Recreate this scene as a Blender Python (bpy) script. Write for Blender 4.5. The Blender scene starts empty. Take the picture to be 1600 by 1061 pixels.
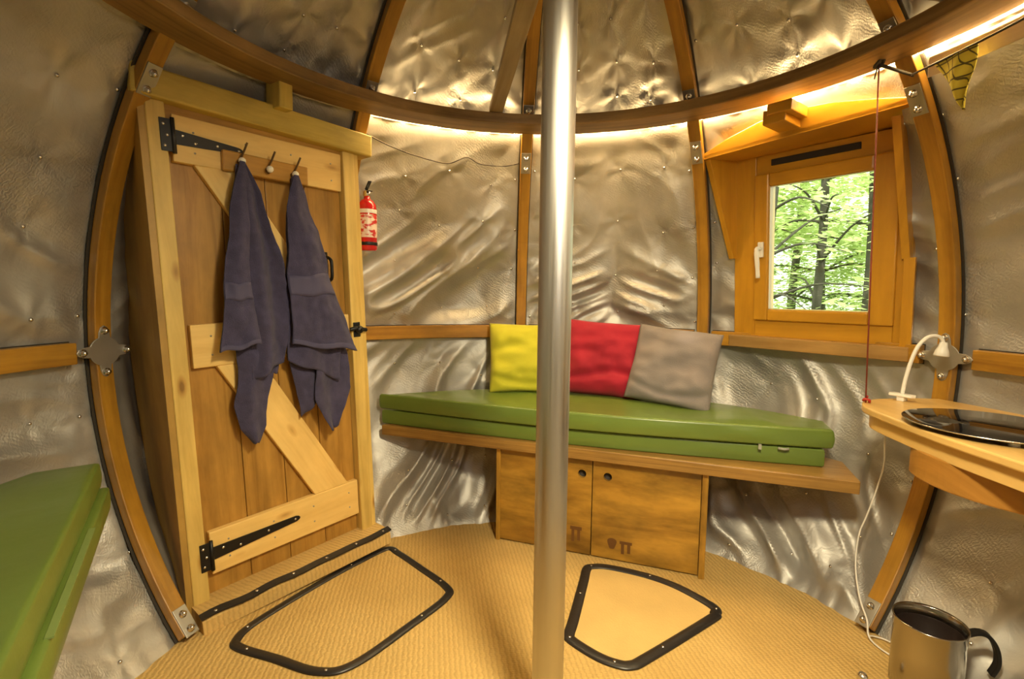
import bpy, math, random
import numpy as np
from mathutils import Vector, Matrix, noise as mnoise
PI = math.pi
R_ = math.radians
random.seed(7)
SC = bpy.context.scene
COL = SC.collection

# ------------------------------------------------------------------ room numbers (metres)
RAD = 1.40            # radius of the timber frame
ZE = 0.8662           # height of the sphere's centre above the floor
A0 = -78.95           # azimuth of the first rib, ribs every 36 degrees

def sph(az, el, r=RAD):
    a, e = R_(az), R_(el)
    return Vector((r*math.cos(e)*math.sin(a), r*math.cos(e)*math.cos(a), ZE + r*math.sin(e)))

# ------------------------------------------------------------------ materials
def new_mat(name):
    m = bpy.data.materials.new(name); m.use_nodes = True
    nt = m.node_tree; nt.nodes.clear()
    o = nt.nodes.new('ShaderNodeOutputMaterial')
    return m, nt, o
def nd(nt, typ, **kw):
    n = nt.nodes.new(typ)
    for k, v in kw.items():
        if k in n.inputs: n.inputs[k].default_value = v
        else: setattr(n, k, v)
    return n
def lk(nt, a, ao, b, bi): nt.links.new(a.outputs[ao], b.inputs[bi])
def ramp(nt, stops):
    r = nt.nodes.new('ShaderNodeValToRGB'); e = r.color_ramp.elements
    while len(e) > 1: e.remove(e[-1])
    e[0].position = stops[0][0]; e[0].color = (*stops[0][1], 1)
    for p, c in stops[1:]:
        x = e.new(p); x.color = (*c, 1)
    return r
def simple(name, col, rough=.5, metal=0., bump=0., bscale=200., spec=.5, coat=0., var=0., vscale=8., sheen=0.):
    m, nt, o = new_mat(name)
    p = nd(nt, 'ShaderNodeBsdfPrincipled', Roughness=rough, Metallic=metal)
    p.inputs['Base Color'].default_value = (*col, 1)
    p.inputs['Specular IOR Level'].default_value = spec
    p.inputs['Coat Weight'].default_value = coat
    p.inputs['Sheen Weight'].default_value = sheen
    tc = nd(nt, 'ShaderNodeTexCoord')
    if var:
        n = nd(nt, 'ShaderNodeTexNoise', Scale=vscale, Detail=4.)
        lk(nt, tc, 'Object', n, 'Vector')
        r = ramp(nt, [(.3, tuple(c*(1-var) for c in col)), (.7, tuple(min(1, c*(1+var)) for c in col))])
        lk(nt, n, 'Fac', r, 'Fac'); lk(nt, r, 'Color', p, 'Base Color')
    if bump:
        n = nd(nt, 'ShaderNodeTexNoise', Scale=bscale, Detail=3.)
        lk(nt, tc, 'Object', n, 'Vector')
        b = nd(nt, 'ShaderNodeBump', Strength=bump, Distance=.004)
        lk(nt, n, 'Fac', b, 'Height'); lk(nt, b, 'Normal', p, 'Normal')
    lk(nt, p, 'BSDF', o, 'Surface')
    return m
def wood(name, light, dark, rough=.42, knots=.0, blotch=.35, grain=34., coat=0.):
    """grain runs along U of the 'grain' uv layer (metres)"""
    m, nt, o = new_mat(name)
    p = nd(nt, 'ShaderNodeBsdfPrincipled', Roughness=rough)
    p.inputs['Coat Weight'].default_value = coat; p.inputs['Coat Roughness'].default_value = .25
    uv = nd(nt, 'ShaderNodeUVMap', uv_map='grain')
    mp = nd(nt, 'ShaderNodeMapping'); mp.inputs['Scale'].default_value = (1.6, grain, 1)
    lk(nt, uv, 'UV', mp, 'Vector')
    n1 = nd(nt, 'ShaderNodeTexNoise', Scale=1., Detail=6., Roughness=.62, Distortion=.6)
    lk(nt, mp, 'Vector', n1, 'Vector')
    r = ramp(nt, [(.32, dark), (.5, tuple((a*.6+b*.4) for a, b in zip(light, dark))), (.66, light)])
    lk(nt, n1, 'Fac', r, 'Fac')
    mp2 = nd(nt, 'ShaderNodeMapping'); mp2.inputs['Scale'].default_value = (3., 7., 1)
    lk(nt, uv, 'UV', mp2, 'Vector')
    n2 = nd(nt, 'ShaderNodeTexNoise', Scale=1.4, Detail=4., Roughness=.6)
    lk(nt, mp2, 'Vector', n2, 'Vector')
    r2 = ramp(nt, [(.3, (1-blotch,)*3), (.62, (1., 1., 1.))])
    lk(nt, n2, 'Fac', r2, 'Fac')
    mx = nd(nt, 'ShaderNodeMix', data_type='RGBA', blend_type='MULTIPLY'); mx.inputs[0].default_value = 1.
    nt.links.new(r.outputs['Color'], mx.inputs[6]); nt.links.new(r2.outputs['Color'], mx.inputs[7])
    last = mx.outputs[2]
    if knots:
        mp3 = nd(nt, 'ShaderNodeMapping'); mp3.inputs['Scale'].default_value = (4.2, 11., 1)
        lk(nt, uv, 'UV', mp3, 'Vector')
        v = nd(nt, 'ShaderNodeTexVoronoi', Scale=1.); lk(nt, mp3, 'Vector', v, 'Vector')
        rk = ramp(nt, [(.05, (.30, .17, .07)), (.10, (.75, .6, .45)), (.17, (1., 1., 1.))])
        lk(nt, v, 'Distance', rk, 'Fac')
        mk = nd(nt, 'ShaderNodeMix', data_type='RGBA', blend_type='MULTIPLY'); mk.inputs[0].default_value = knots
        nt.links.new(last, mk.inputs[6]); nt.links.new(rk.outputs['Color'], mk.inputs[7]); last = mk.outputs[2]
    nt.links.new(last, p.inputs['Base Color'])
    b = nd(nt, 'ShaderNodeBump', Strength=.18, Distance=.002); lk(nt, n1, 'Fac', b, 'Height'); lk(nt, b, 'Normal', p, 'Normal')
    lk(nt, p, 'BSDF', o, 'Surface')
    return m

M = {}
M['rib'] = wood('rib_wood', (.50, .255, .026), (.33, .145, .013), rough=.36, blotch=.35, coat=.15)
M['hoop'] = wood('hoop_ply', (.36, .22, .075), (.20, .115, .034), rough=.5, blotch=.4)
M['spoke'] = wood('grey_board', (.40, .32, .20), (.28, .21, .12), rough=.5, blotch=.2)
M['pine'] = wood('pale_pine', (.90, .63, .22), (.78, .50, .15), rough=.45, knots=.7, blotch=.14, grain=22)
M['post'] = wood('post_pine', (.78, .56, .165), (.58, .38, .09), rough=.5, knots=.8, blotch=.2, grain=26)
M['lintel'] = wood('lintel_pine', (.66, .49, .105), (.48, .335, .05), rough=.5, knots=.7, blotch=.3, grain=22)
M['panel'] = wood('panel_wood', (.52, .28, .055), (.33, .16, .026), rough=.4, blotch=.35, grain=26)
M['ply'] = wood('varnished_ply', (.56, .31, .045), (.26, .125, .016), rough=.3, blotch=.6, grain=9, coat=.3)
M['plyedge'] = wood('ply_edge', (.42, .24, .06), (.24, .12, .03), rough=.4, blotch=.3, grain=120)
M['winwood'] = wood('window_wood', (.62, .31, .022), (.50, .235, .014), rough=.3, blotch=.15, grain=18, coat=.4)
M['table'] = wood('table_wood', (.76, .50, .17), (.62, .38, .11), rough=.38, blotch=.18, grain=12, coat=.2)
M['drum'] = wood('drum_wood', (.52, .26, .05), (.36, .16, .028), rough=.42, blotch=.25, grain=16)
M['steel'] = simple('zinc_plate', (.42, .40, .36), .45, .85, var=.12)
M['chrome'] = simple('bolt_steel', (.75, .73, .70), .25, 1.)
M['black'] = simple('black_iron', (.012, .012, .013), .42, .4)
M['rubber'] = simple('black_rubber', (.018, .016, .016), .36, 0., bump=.15, bscale=60)
M['ribshade'] = simple('edge_shade', (.035, .028, .02), .6)  # colour for the shaded edges of the ribs, repeated round the battens
M['green'] = simple('green_cover', (.135, .205, .038), .30, 0., bump=.10, bscale=35, spec=.6, var=.10, vscale=3)
M['zip'] = simple('zip_grey', (.35, .36, .30), .5)
M['towel'] = simple('navy_towelling', (.055, .049, .108), .95, 0., bump=.9, bscale=420, sheen=.08, var=.16, vscale=40)
M['towelband'] = simple('navy_woven_band', (.062, .056, .118), .75, 0., bump=.3, bscale=500, sheen=.05)
M['yellow'] = simple('yellow_cotton', (.57, .54, .028), .85, 0., bump=.25, bscale=300, sheen=.1, var=.06)
M['red'] = simple('red_cotton', (.37, .008, .028), .85, 0., bump=.25, bscale=300, sheen=.1, var=.10)
M['grey'] = simple('grey_cotton', (.245, .212, .205), .9, 0., bump=.35, bscale=300, sheen=.1, var=.06)
M['white'] = simple('white_plastic', (.82, .80, .74), .35)
M['ceramic'] = simple('cream_ceramic', (.85, .80, .66), .18)
M['cord_red'] = simple('red_cord', (.22, .04, .025), .7)
M['cord_dark'] = simple('dark_cord', (.05, .04, .03), .7)
M['redpaint'] = simple('red_enamel', (.55, .012, .015), .22, coat=.4)
M['blackglass'] = simple('black_glass', (.004, .004, .005), .05, 0., spec=.35)
M['bark'] = simple('bark', (.045, .038, .026), .9, bump=.6, bscale=30)
M['dirt'] = simple('leaf_litter', (.10, .12, .04), .95, var=.4)
M['insulation'] = simple('dark_vent', (.02, .014, .01), .7)

def mk_brushed():
    m, nt, o = new_mat('brushed_aluminium')
    p = nd(nt, 'ShaderNodeBsdfPrincipled', Metallic=1., Roughness=.34)
    p.inputs['Base Color'].default_value = (.54, .52, .48, 1)
    p.inputs['Anisotropic'].default_value = .35
    tc = nd(nt, 'ShaderNodeTexCoord'); mp = nd(nt, 'ShaderNodeMapping'); mp.inputs['Scale'].default_value = (60, 60, 1.2)
    lk(nt, tc, 'Object', mp, 'Vector')
    n = nd(nt, 'ShaderNodeTexNoise', Scale=2., Detail=5.); lk(nt, mp, 'Vector', n, 'Vector')
    r = ramp(nt, [(.3, (.34,)*3), (.7, (.48,)*3)]); lk(nt, n, 'Fac', r, 'Fac'); lk(nt, r, 'Color', p, 'Roughness')
    lk(nt, p, 'BSDF', o, 'Surface'); return m
M['alu'] = mk_brushed()
M['jugsteel'] = simple('polished_steel', (.42, .39, .34), .20, 1.)

def mk_foil():
    m, nt, o = new_mat('silver_foil')
    p = nd(nt, 'ShaderNodeBsdfPrincipled', Metallic=.60, Roughness=.47)
    uv = nd(nt, 'ShaderNodeUVMap', uv_map='grain')
    # crossed woven threads
    mp = nd(nt, 'ShaderNodeMapping'); mp.inputs['Rotation'].default_value = (0, 0, .5); mp.inputs['Scale'].default_value = (1, 1, 1)
    lk(nt, uv, 'UV', mp, 'Vector')
    w1 = nd(nt, 'ShaderNodeTexWave', Scale=34., Distortion=11., Detail=4.); w1.inputs['Detail Scale'].default_value = 2.
    w2 = nd(nt, 'ShaderNodeTexWave', Scale=27., Distortion=10., Detail=4., bands_direction='Y')
    lk(nt, mp, 'Vector', w1, 'Vector'); lk(nt, mp, 'Vector', w2, 'Vector')
    ad = nd(nt, 'ShaderNodeMath', operation='ADD'); lk(nt, w1, 'Fac', ad, 0); lk(nt, w2, 'Fac', ad, 1)
    cr = nd(nt, 'ShaderNodeTexNoise', Scale=13., Detail=6., Roughness=.6, Distortion=1.2); lk(nt, uv, 'UV', cr, 'Vector')
    b0 = nd(nt, 'ShaderNodeBump', Strength=.20, Distance=.010); lk(nt, cr, 'Fac', b0, 'Height')
    # the crushed weave shows in patches
    pm = nd(nt, 'ShaderNodeTexNoise', Scale=3.2, Detail=3.); lk(nt, uv, 'UV', pm, 'Vector')
    pr = ramp(nt, [(.46, (.05,)*3), (.66, (1.,)*3)]); lk(nt, pm, 'Fac', pr, 'Fac')
    mu = nd(nt, 'ShaderNodeMath', operation='MULTIPLY'); lk(nt, ad, 'Value', mu, 0); lk(nt, pr, 'Color', mu, 1)
    b1 = nd(nt, 'ShaderNodeBump', Strength=.34, Distance=.0018); lk(nt, mu, 'Value', b1, 'Height'); lk(nt, b0, 'Normal', b1, 'Normal')
    lk(nt, b1, 'Normal', p, 'Normal')
    n = nd(nt, 'ShaderNodeTexNoise', Scale=5., Detail=4.); lk(nt, uv, 'UV', n, 'Vector')
    r = ramp(nt, [(.3, (.38, .37, .35)), (.7, (.53, .515, .48))]); lk(nt, n, 'Fac', r, 'Fac'); lk(nt, r, 'Color', p, 'Base Color')
    lk(nt, p, 'BSDF', o, 'Surface'); return m
M['foil'] = mk_foil()

def mk_carpet():
    m, nt, o = new_mat('coir_carpet')
    p = nd(nt, 'ShaderNodeBsdfPrincipled', Roughness=.9); p.inputs['Specular IOR Level'].default_value = .2
    tc = nd(nt, 'ShaderNodeTexCoord')
    mp = nd(nt, 'ShaderNodeMapping'); mp.inputs['Rotation'].default_value = (0, 0, R_(-14)); lk(nt, tc, 'Object', mp, 'Vector')
    w = nd(nt, 'ShaderNodeTexWave', Scale=21., Distortion=3.2, Detail=3.); w.inputs['Detail Scale'].default_value = 3.
    w2 = nd(nt, 'ShaderNodeTexWave', Scale=38., Distortion=3., Detail=2., bands_direction='Y')
    lk(nt, mp, 'Vector', w, 'Vector'); lk(nt, mp, 'Vector', w2, 'Vector')
    ml = nd(nt, 'ShaderNodeMath', operation='MULTIPLY_ADD'); lk(nt, w2, 'Fac', ml, 0); ml.inputs[1].default_value = .35; lk(nt, w, 'Fac', ml, 2)
    n = nd(nt, 'ShaderNodeTexNoise', Scale=2.2, Detail=5.); lk(nt, tc, 'Object', n, 'Vector')
    r = ramp(nt, [(.3, (.50, .325, .105)), (.7, (.66, .45, .165))]); lk(nt, n, 'Fac', r, 'Fac')
    r2 = ramp(nt, [(.0, (.66,)*3), (.45, (1.,)*3)]); lk(nt, w, 'Fac', r2, 'Fac')
    mx = nd(nt, 'ShaderNodeMix', data_type='RGBA', blend_type='MULTIPLY'); mx.inputs[0].default_value = .45
    nt.links.new(r.outputs['Color'], mx.inputs[6]); nt.links.new(r2.outputs['Color'], mx.inputs[7])
    nt.links.new(mx.outputs[2], p.inputs['Base Color'])
    b = nd(nt, 'ShaderNodeBump', Strength=.5, Distance=.004); lk(nt, ml, 'Value', b, 'Height'); lk(nt, b, 'Normal', p, 'Normal')
    lk(nt, p, 'BSDF', o, 'Surface'); return m
M['carpet'] = mk_carpet()

M['carpet_smooth'] = simple('smooth_coir', (.64, .44, .165), .92, 0., bump=.35, bscale=180, spec=.2, var=.08, vscale=5)

def mk_glass():
    m, nt, o = new_mat('window_glass')
    t = nd(nt, 'ShaderNodeBsdfTransparent'); t.inputs['Color'].default_value = (.96, .98, .96, 1)
    g = nd(nt, 'ShaderNodeBsdfGlossy', Roughness=.02)
    f = nd(nt, 'ShaderNodeFresnel', IOR=1.45); mx = nd(nt, 'ShaderNodeMixShader')
    lk(nt, f, 'Fac', mx, 0); lk(nt, t, 'BSDF', mx, 1); lk(nt, g, 'BSDF', mx, 2); lk(nt, mx, 'Shader', o, 'Surface'); return m
M['glass'] = mk_glass()

def mk_leaf():
    m, nt, o = new_mat('beech_leaf')
    d = nd(nt, 'ShaderNodeBsdfDiffuse'); t = nd(nt, 'ShaderNodeBsdfTranslucent')
    oi = nd(nt, 'ShaderNodeTexCoord'); n = nd(nt, 'ShaderNodeTexNoise', Scale=1.6, Detail=3.); lk(nt, oi, 'Object', n, 'Vector')
    r = ramp(nt, [(.3, (.40, .50, .16)), (.7, (.78, .85, .48))]); lk(nt, n, 'Fac', r, 'Fac')
    lk(nt, r, 'Color', d, 'Color'); lk(nt, r, 'Color', t, 'Color')
    mx = nd(nt, 'ShaderNodeMixShader'); mx.inputs[0].default_value = .6
    lk(nt, d, 'BSDF', mx, 1); lk(nt, t, 'BSDF', mx, 2); lk(nt, mx, 'Shader', o, 'Surface'); return m
M['leaf'] = mk_leaf()

def mk_emit(name, col, s):
    m, nt, o = new_mat(name)
    e = nd(nt, 'ShaderNodeEmission', Strength=s); e.inputs['Color'].default_value = (*col, 1)
    lk(nt, e, 'Emission', o, 'Surface'); return m
M['led'] = mk_emit('warm_rope_light', (1., .70, .32), 200.)

def mk_plaid():
    m, nt, o = new_mat('yellow_plaid')
    p = nd(nt, 'ShaderNodeBsdfPrincipled', Roughness=.85)
    uv = nd(nt, 'ShaderNodeUVMap', uv_map='grain')
    w1 = nd(nt, 'ShaderNodeTexWave', Scale=15.); w2 = nd(nt, 'ShaderNodeTexWave', Scale=12., bands_direction='Y')
    lk(nt, uv, 'UV', w1, 'Vector'); lk(nt, uv, 'UV', w2, 'Vector')
    mx = nd(nt, 'ShaderNodeMath', operation='MAXIMUM'); lk(nt, w1, 'Fac', mx, 0); lk(nt, w2, 'Fac', mx, 1)
    r = ramp(nt, [(.0, (.80, .70, .10)), (.93, (.76, .66, .09)), (.975, (.12, .10, .03))]); lk(nt, mx, 'Value', r, 'Fac')
    lk(nt, r, 'Color', p, 'Base Color'); lk(nt, p, 'BSDF', o, 'Surface'); return m
M['plaid'] = mk_plaid()

def mk_label():
    m, nt, o = new_mat('printed_label')
    p = nd(nt, 'ShaderNodeBsdfPrincipled', Roughness=.35)
    tc = nd(nt, 'ShaderNodeTexCoord'); mp = nd(nt, 'ShaderNodeMapping'); mp.inputs['Scale'].default_value = (26, 26, 44)
    lk(nt, tc, 'Object', mp, 'Vector')
    n = nd(nt, 'ShaderNodeTexNoise', Scale=1.4, Detail=2.); lk(nt, mp, 'Vector', n, 'Vector')
    r = ramp(nt, [(.44, (.55, .03, .03)), (.52, (.80, .66, .55))]); lk(nt, n, 'Fac', r, 'Fac')
    lk(nt, r, 'Color', p, 'Base Color'); lk(nt, p, 'BSDF', o, 'Surface'); return m
M['label'] = mk_label()

# ------------------------------------------------------------------ mesh builder
class MB:
    def __init__(s): s.v = []; s.f = []; s.uv = []; s.sm = []
    def add(s, verts, faces, uvs=None, smooth=False):
        b = len(s.v); sd = random.random()*7
        s.v += [tuple(v) for v in verts]
        s.uv += [(u[0]+sd, u[1]+sd) for u in uvs] if uvs else [(v[0]+sd, v[1]+v[2]+sd) for v in verts]
        for f in faces: s.f.append([b+i for i in f]); s.sm.append(smooth)
    def box(s, x0, x1, y0, y1, z0, z1, g=None, mat=None):
        c = [(x, y, z) for x in (x0, x1) for y in (y0, y1) for z in (z0, z1)]
        d = (abs(x1-x0), abs(y1-y0), abs(z1-z0))
        if g is None: g = d.index(max(d))
        o = [i for i in range(3) if i != g]
        uv = [(p[g], p[o[0]]+p[o[1]]) for p in c]
        if mat: c = [mat @ Vector(p) for p in c]
        s.add(c, [(0, 1, 3, 2), (4, 6, 7, 5), (0, 4, 5, 1), (2, 3, 7, 6), (0, 2, 6, 4), (1, 5, 7, 3)], uv)
    def bar(s, p0, p1, w, t, side):
        """board from p0 to p1; 'side' is roughly the width direction"""
        p0, p1, side = Vector(p0), Vector(p1), Vector(side)
        L = (p1-p0).length; X = (p1-p0)/L; Yv = (side-X*side.dot(X)).normalized(); Zv = X.cross(Yv)
        m = Matrix((X, Yv, Zv)).transposed().to_4x4(); m.translation = p0
        s.box(0, L, -w/2, w/2, -t/2, t/2, 0, m)
    def prism(s, poly, a0, a1, axis=2, g=0):
        """poly in the two other axes, extruded along axis"""
        n = len(poly); o = [i for i in range(3) if i != axis]
        def P(p, a):
            q = [0, 0, 0]; q[o[0]] = p[0]; q[o[1]] = p[1]; q[axis] = a; return q
        vs = [P(p, a0) for p in poly]+[P(p, a1) for p in poly]
        h = [i for i in range(3) if i != g]
        uv = [(p[g], p[h[0]]+p[h[1]]) for p in vs]
        fs = [tuple(range(n))[::-1], tuple(range(n, 2*n))]+[(i, (i+1) % n, n+(i+1) % n, n+i) for i in range(n)]
        s.add(vs, fs, uv)
    def tube(s, pts, r, n=8, cap=True, closed=False):
        pts = [Vector(p) for p in pts]; m = len(pts); vs = []; uv = []; L = 0
        rr = r if isinstance(r, (list, tuple)) else [r]*m
        prev = None
        for i, p in enumerate(pts):
            a = pts[(i-1) % m] if (i > 0 or closed) else p; b = pts[(i+1) % m] if (i < m-1 or closed) else p
            t = (b-a).normalized()
            if prev is None:
                x = t.orthogonal().normalized()
            else:
                x = (prev-t*prev.dot(t)).normalized()
            prev = x; y = t.cross(x)
            if i: L += (p-pts[i-1]).length
            for k in range(n):
                th = 2*PI*k/n
                vs.append(p+(x*math.cos(th)+y*math.sin(th))*rr[i]); uv.append((L, th*rr[i]))
        fs = []
        for i in range(m if closed else m-1):
            j = (i+1) % m
            for k in range(n): fs.append((i*n+k, i*n+(k+1) % n, j*n+(k+1) % n, j*n+k))
        if cap and not closed: fs += [tuple(range(n))[::-1], tuple(range((m-1)*n, m*n))]
        s.add(vs, fs, uv, True)
    def lathe(s, prof, n=24, mat=None, cap=False):
        vs = []; uv = []
        for i, (r, z) in enumerate(prof):
            for k in range(n):
                th = 2*PI*k/n; p = Vector((r*math.cos(th), r*math.sin(th), z)); vs.append(mat @ p if mat else p); uv.append((z, r*th))
        fs = [(i*n+k, i*n+(k+1) % n, (i+1)*n+(k+1) % n, (i+1)*n+k) for i in range(len(prof)-1) for k in range(n)]
        if cap: fs += [tuple(range(n))[::-1], tuple(range((len(prof)-1)*n, len(prof)*n))]
        s.add(vs, fs, uv, True)
    def sweep(s, path, sect, closed=False, smooth=False):
        """path: list of (origin, across, outward); sect: list of (a, b)"""
        n = len(sect); m = len(path); vs = []; uv = []; L = 0; prev = None
        for (p, X, Yv) in path:
            p = Vector(p)
            if prev is not None: L += (p-prev).length
            prev = p
            for a, b in sect: vs.append(p+X*a+Yv*b); uv.append((L, a+b))
        fs = []
        for i in range(m if closed else m-1):
            j = (i+1) % m
            for k in range(n): fs.append((i*n+k, i*n+(k+1) % n, j*n+(k+1) % n, j*n+k))
        if not closed: fs += [tuple(range(n))[::-1], tuple(range((m-1)*n, m*n))]
        s.add(vs, fs, uv, smooth)
    def grid(s, fn, us, vs_, smooth=True):
        P = [fn(u, v) for v in vs_ for u in us]; nu = len(us)
        fs = [(j*nu+i, j*nu+i+1, (j+1)*nu+i+1, (j+1)*nu+i) for j in range(len(vs_)-1) for i in range(nu-1)]
        s.add(P, fs, [(u, v) for v in vs_ for u in us], smooth)
    def build(s, name, mat, parent=None, bevel=0., mw=None, sub=0, solid=0., weld=False, autosmooth=False):
        me = bpy.data.meshes.new(name); me.from_pydata(s.v, [], s.f); me.update()
        me.polygons.foreach_set('use_smooth', s.sm if not autosmooth else [True]*len(s.f))
        uvl = me.uv_layers.new(name='grain')
        idx = np.empty(len(me.loops), dtype=np.int32); me.loops.foreach_get('vertex_index', idx)
        uvl.data.foreach_set('uv', np.array(s.uv, dtype=np.float32)[idx].ravel())
        me.materials.append(mat)
        o = bpy.data.objects.new(name, me); COL.objects.link(o)
        import bmesh
        bm = bmesh.new(); bm.from_mesh(me)
        if weld: bmesh.ops.remove_doubles(bm, verts=bm.verts, dist=1e-5)
        bmesh.ops.recalc_face_normals(bm, faces=bm.faces); bm.to_mesh(me); bm.free()
        if parent: o.parent = parent
        if mw is not None: o.matrix_world = mw
        if solid:
            d = o.modifiers.new('thick', 'SOLIDIFY'); d.thickness = solid; d.offset = 0
        if bevel:
            d = o.modifiers.new('bevel', 'BEVEL'); d.width = bevel; d.segments = 2; d.limit_method = 'ANGLE'; d.angle_limit = R_(50)
        if sub:
            d = o.modifiers.new('sub', 'SUBSURF'); d.levels = sub; d.render_levels = sub
        return o

def tag(o, label, cat, group=None, kind=None):
    o['label'] = label; o['category'] = cat
    if group: o['group'] = group
    if kind: o['kind'] = kind
    return o
def empty(name, loc=(0, 0, 0), mw=None, rz=0.):
    o = bpy.data.objects.new(name, None); COL.objects.link(o); o.empty_display_size = .1
    if mw is not None: o.matrix_world = mw
    else: o.location = loc; o.rotation_euler = (0, 0, rz)
    return o
def frame(X, Y, Z, loc):
    m = Matrix((X, Y, Z)).transposed().to_4x4(); m.translation = Vector(loc); return m
def lerp_poly(poly, t):
    n = len(poly)-1; x = max(0, min(.99999, t))*n; i = int(x); f = x-i
    return [a+(b-a)*f for a, b in zip(poly[i], poly[i+1])]
def smooth_path(pts, n=8, closed=False):
    pts = [Vector(p) for p in pts]; m = len(pts); out = []
    for i in range(m if closed else m-1):
        p0 = pts[(i-1) % m] if (closed or i > 0) else pts[i]; p1 = pts[i]; p2 = pts[(i+1) % m]; p3 = pts[(i+2) % m] if (closed or i+2 < m) else p2
        for k in range(n):
            t = k/n
            out.append(.5*((2*p1)+(p2-p0)*t+(2*p0-5*p1+4*p2-p3)*t*t+(3*p1-p0-3*p2+p3)*t**3))
    if not closed: out.append(pts[-1])
    return out

# ------------------------------------------------------------------ frames of door and window
DO = Vector((-1.120, .286, .050)); DU = Vector((.5690, .8213, .0401)).normalized(); DN = Vector((.8220, -.5695, 0)).normalized()
DV = (-DN).cross(DU) * -1
DV = DU.cross(-DN).normalized()
DOORM = frame(DU, -DN, DV, DO)
WINM = Matrix.Translation((.9946, .9275, ZE+.02)) @ Matrix.Rotation(R_(-47), 4, 'Z') @ Matrix.Rotation(R_(5), 4, 'X')
WINI = np.array(WINM.inverted())

# ------------------------------------------------------------------ foil lining: walls and ceiling
def hash2(i, j, seed):
    h = (i*374761393 + j*668265263 + seed*1442695041) & 0xFFFFFFFF
    h = ((h ^ (h >> 13))*1274126177) & 0xFFFFFFFF
    return ((h ^ (h >> 16)) & 0xFFFF)/65535.
def vnoise(x, y, seed=0):
    i = np.floor(x).astype(np.int64); j = np.floor(y).astype(np.int64); fx = x-i; fy = y-j
    fx = fx*fx*fx*(fx*(6*fx-15)+10); fy = fy*fy*fy*(fy*(6*fy-15)+10)
    a = hash2(i, j, seed); b = hash2(i+1, j, seed); c = hash2(i, j+1, seed); d = hash2(i+1, j+1, seed)
    return (a*(1-fx)+b*fx)*(1-fy)+(c*(1-fx)+d*fx)*fy
PINS = []
def pins_for(idx, band):
    rng = random.Random(idx*31+band*7)
    out = []
    W = .86; H = {0: .92, 1: .92, 2: .85}[band]
    for cx in (.04, .30, .55, .78, .96):
        for cy in (.12, .34, .56, .80):
            out.append(((cx+rng.uniform(-.03, .03))*W, (cy+rng.uniform(-.05, .05))*H))
    return out
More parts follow.
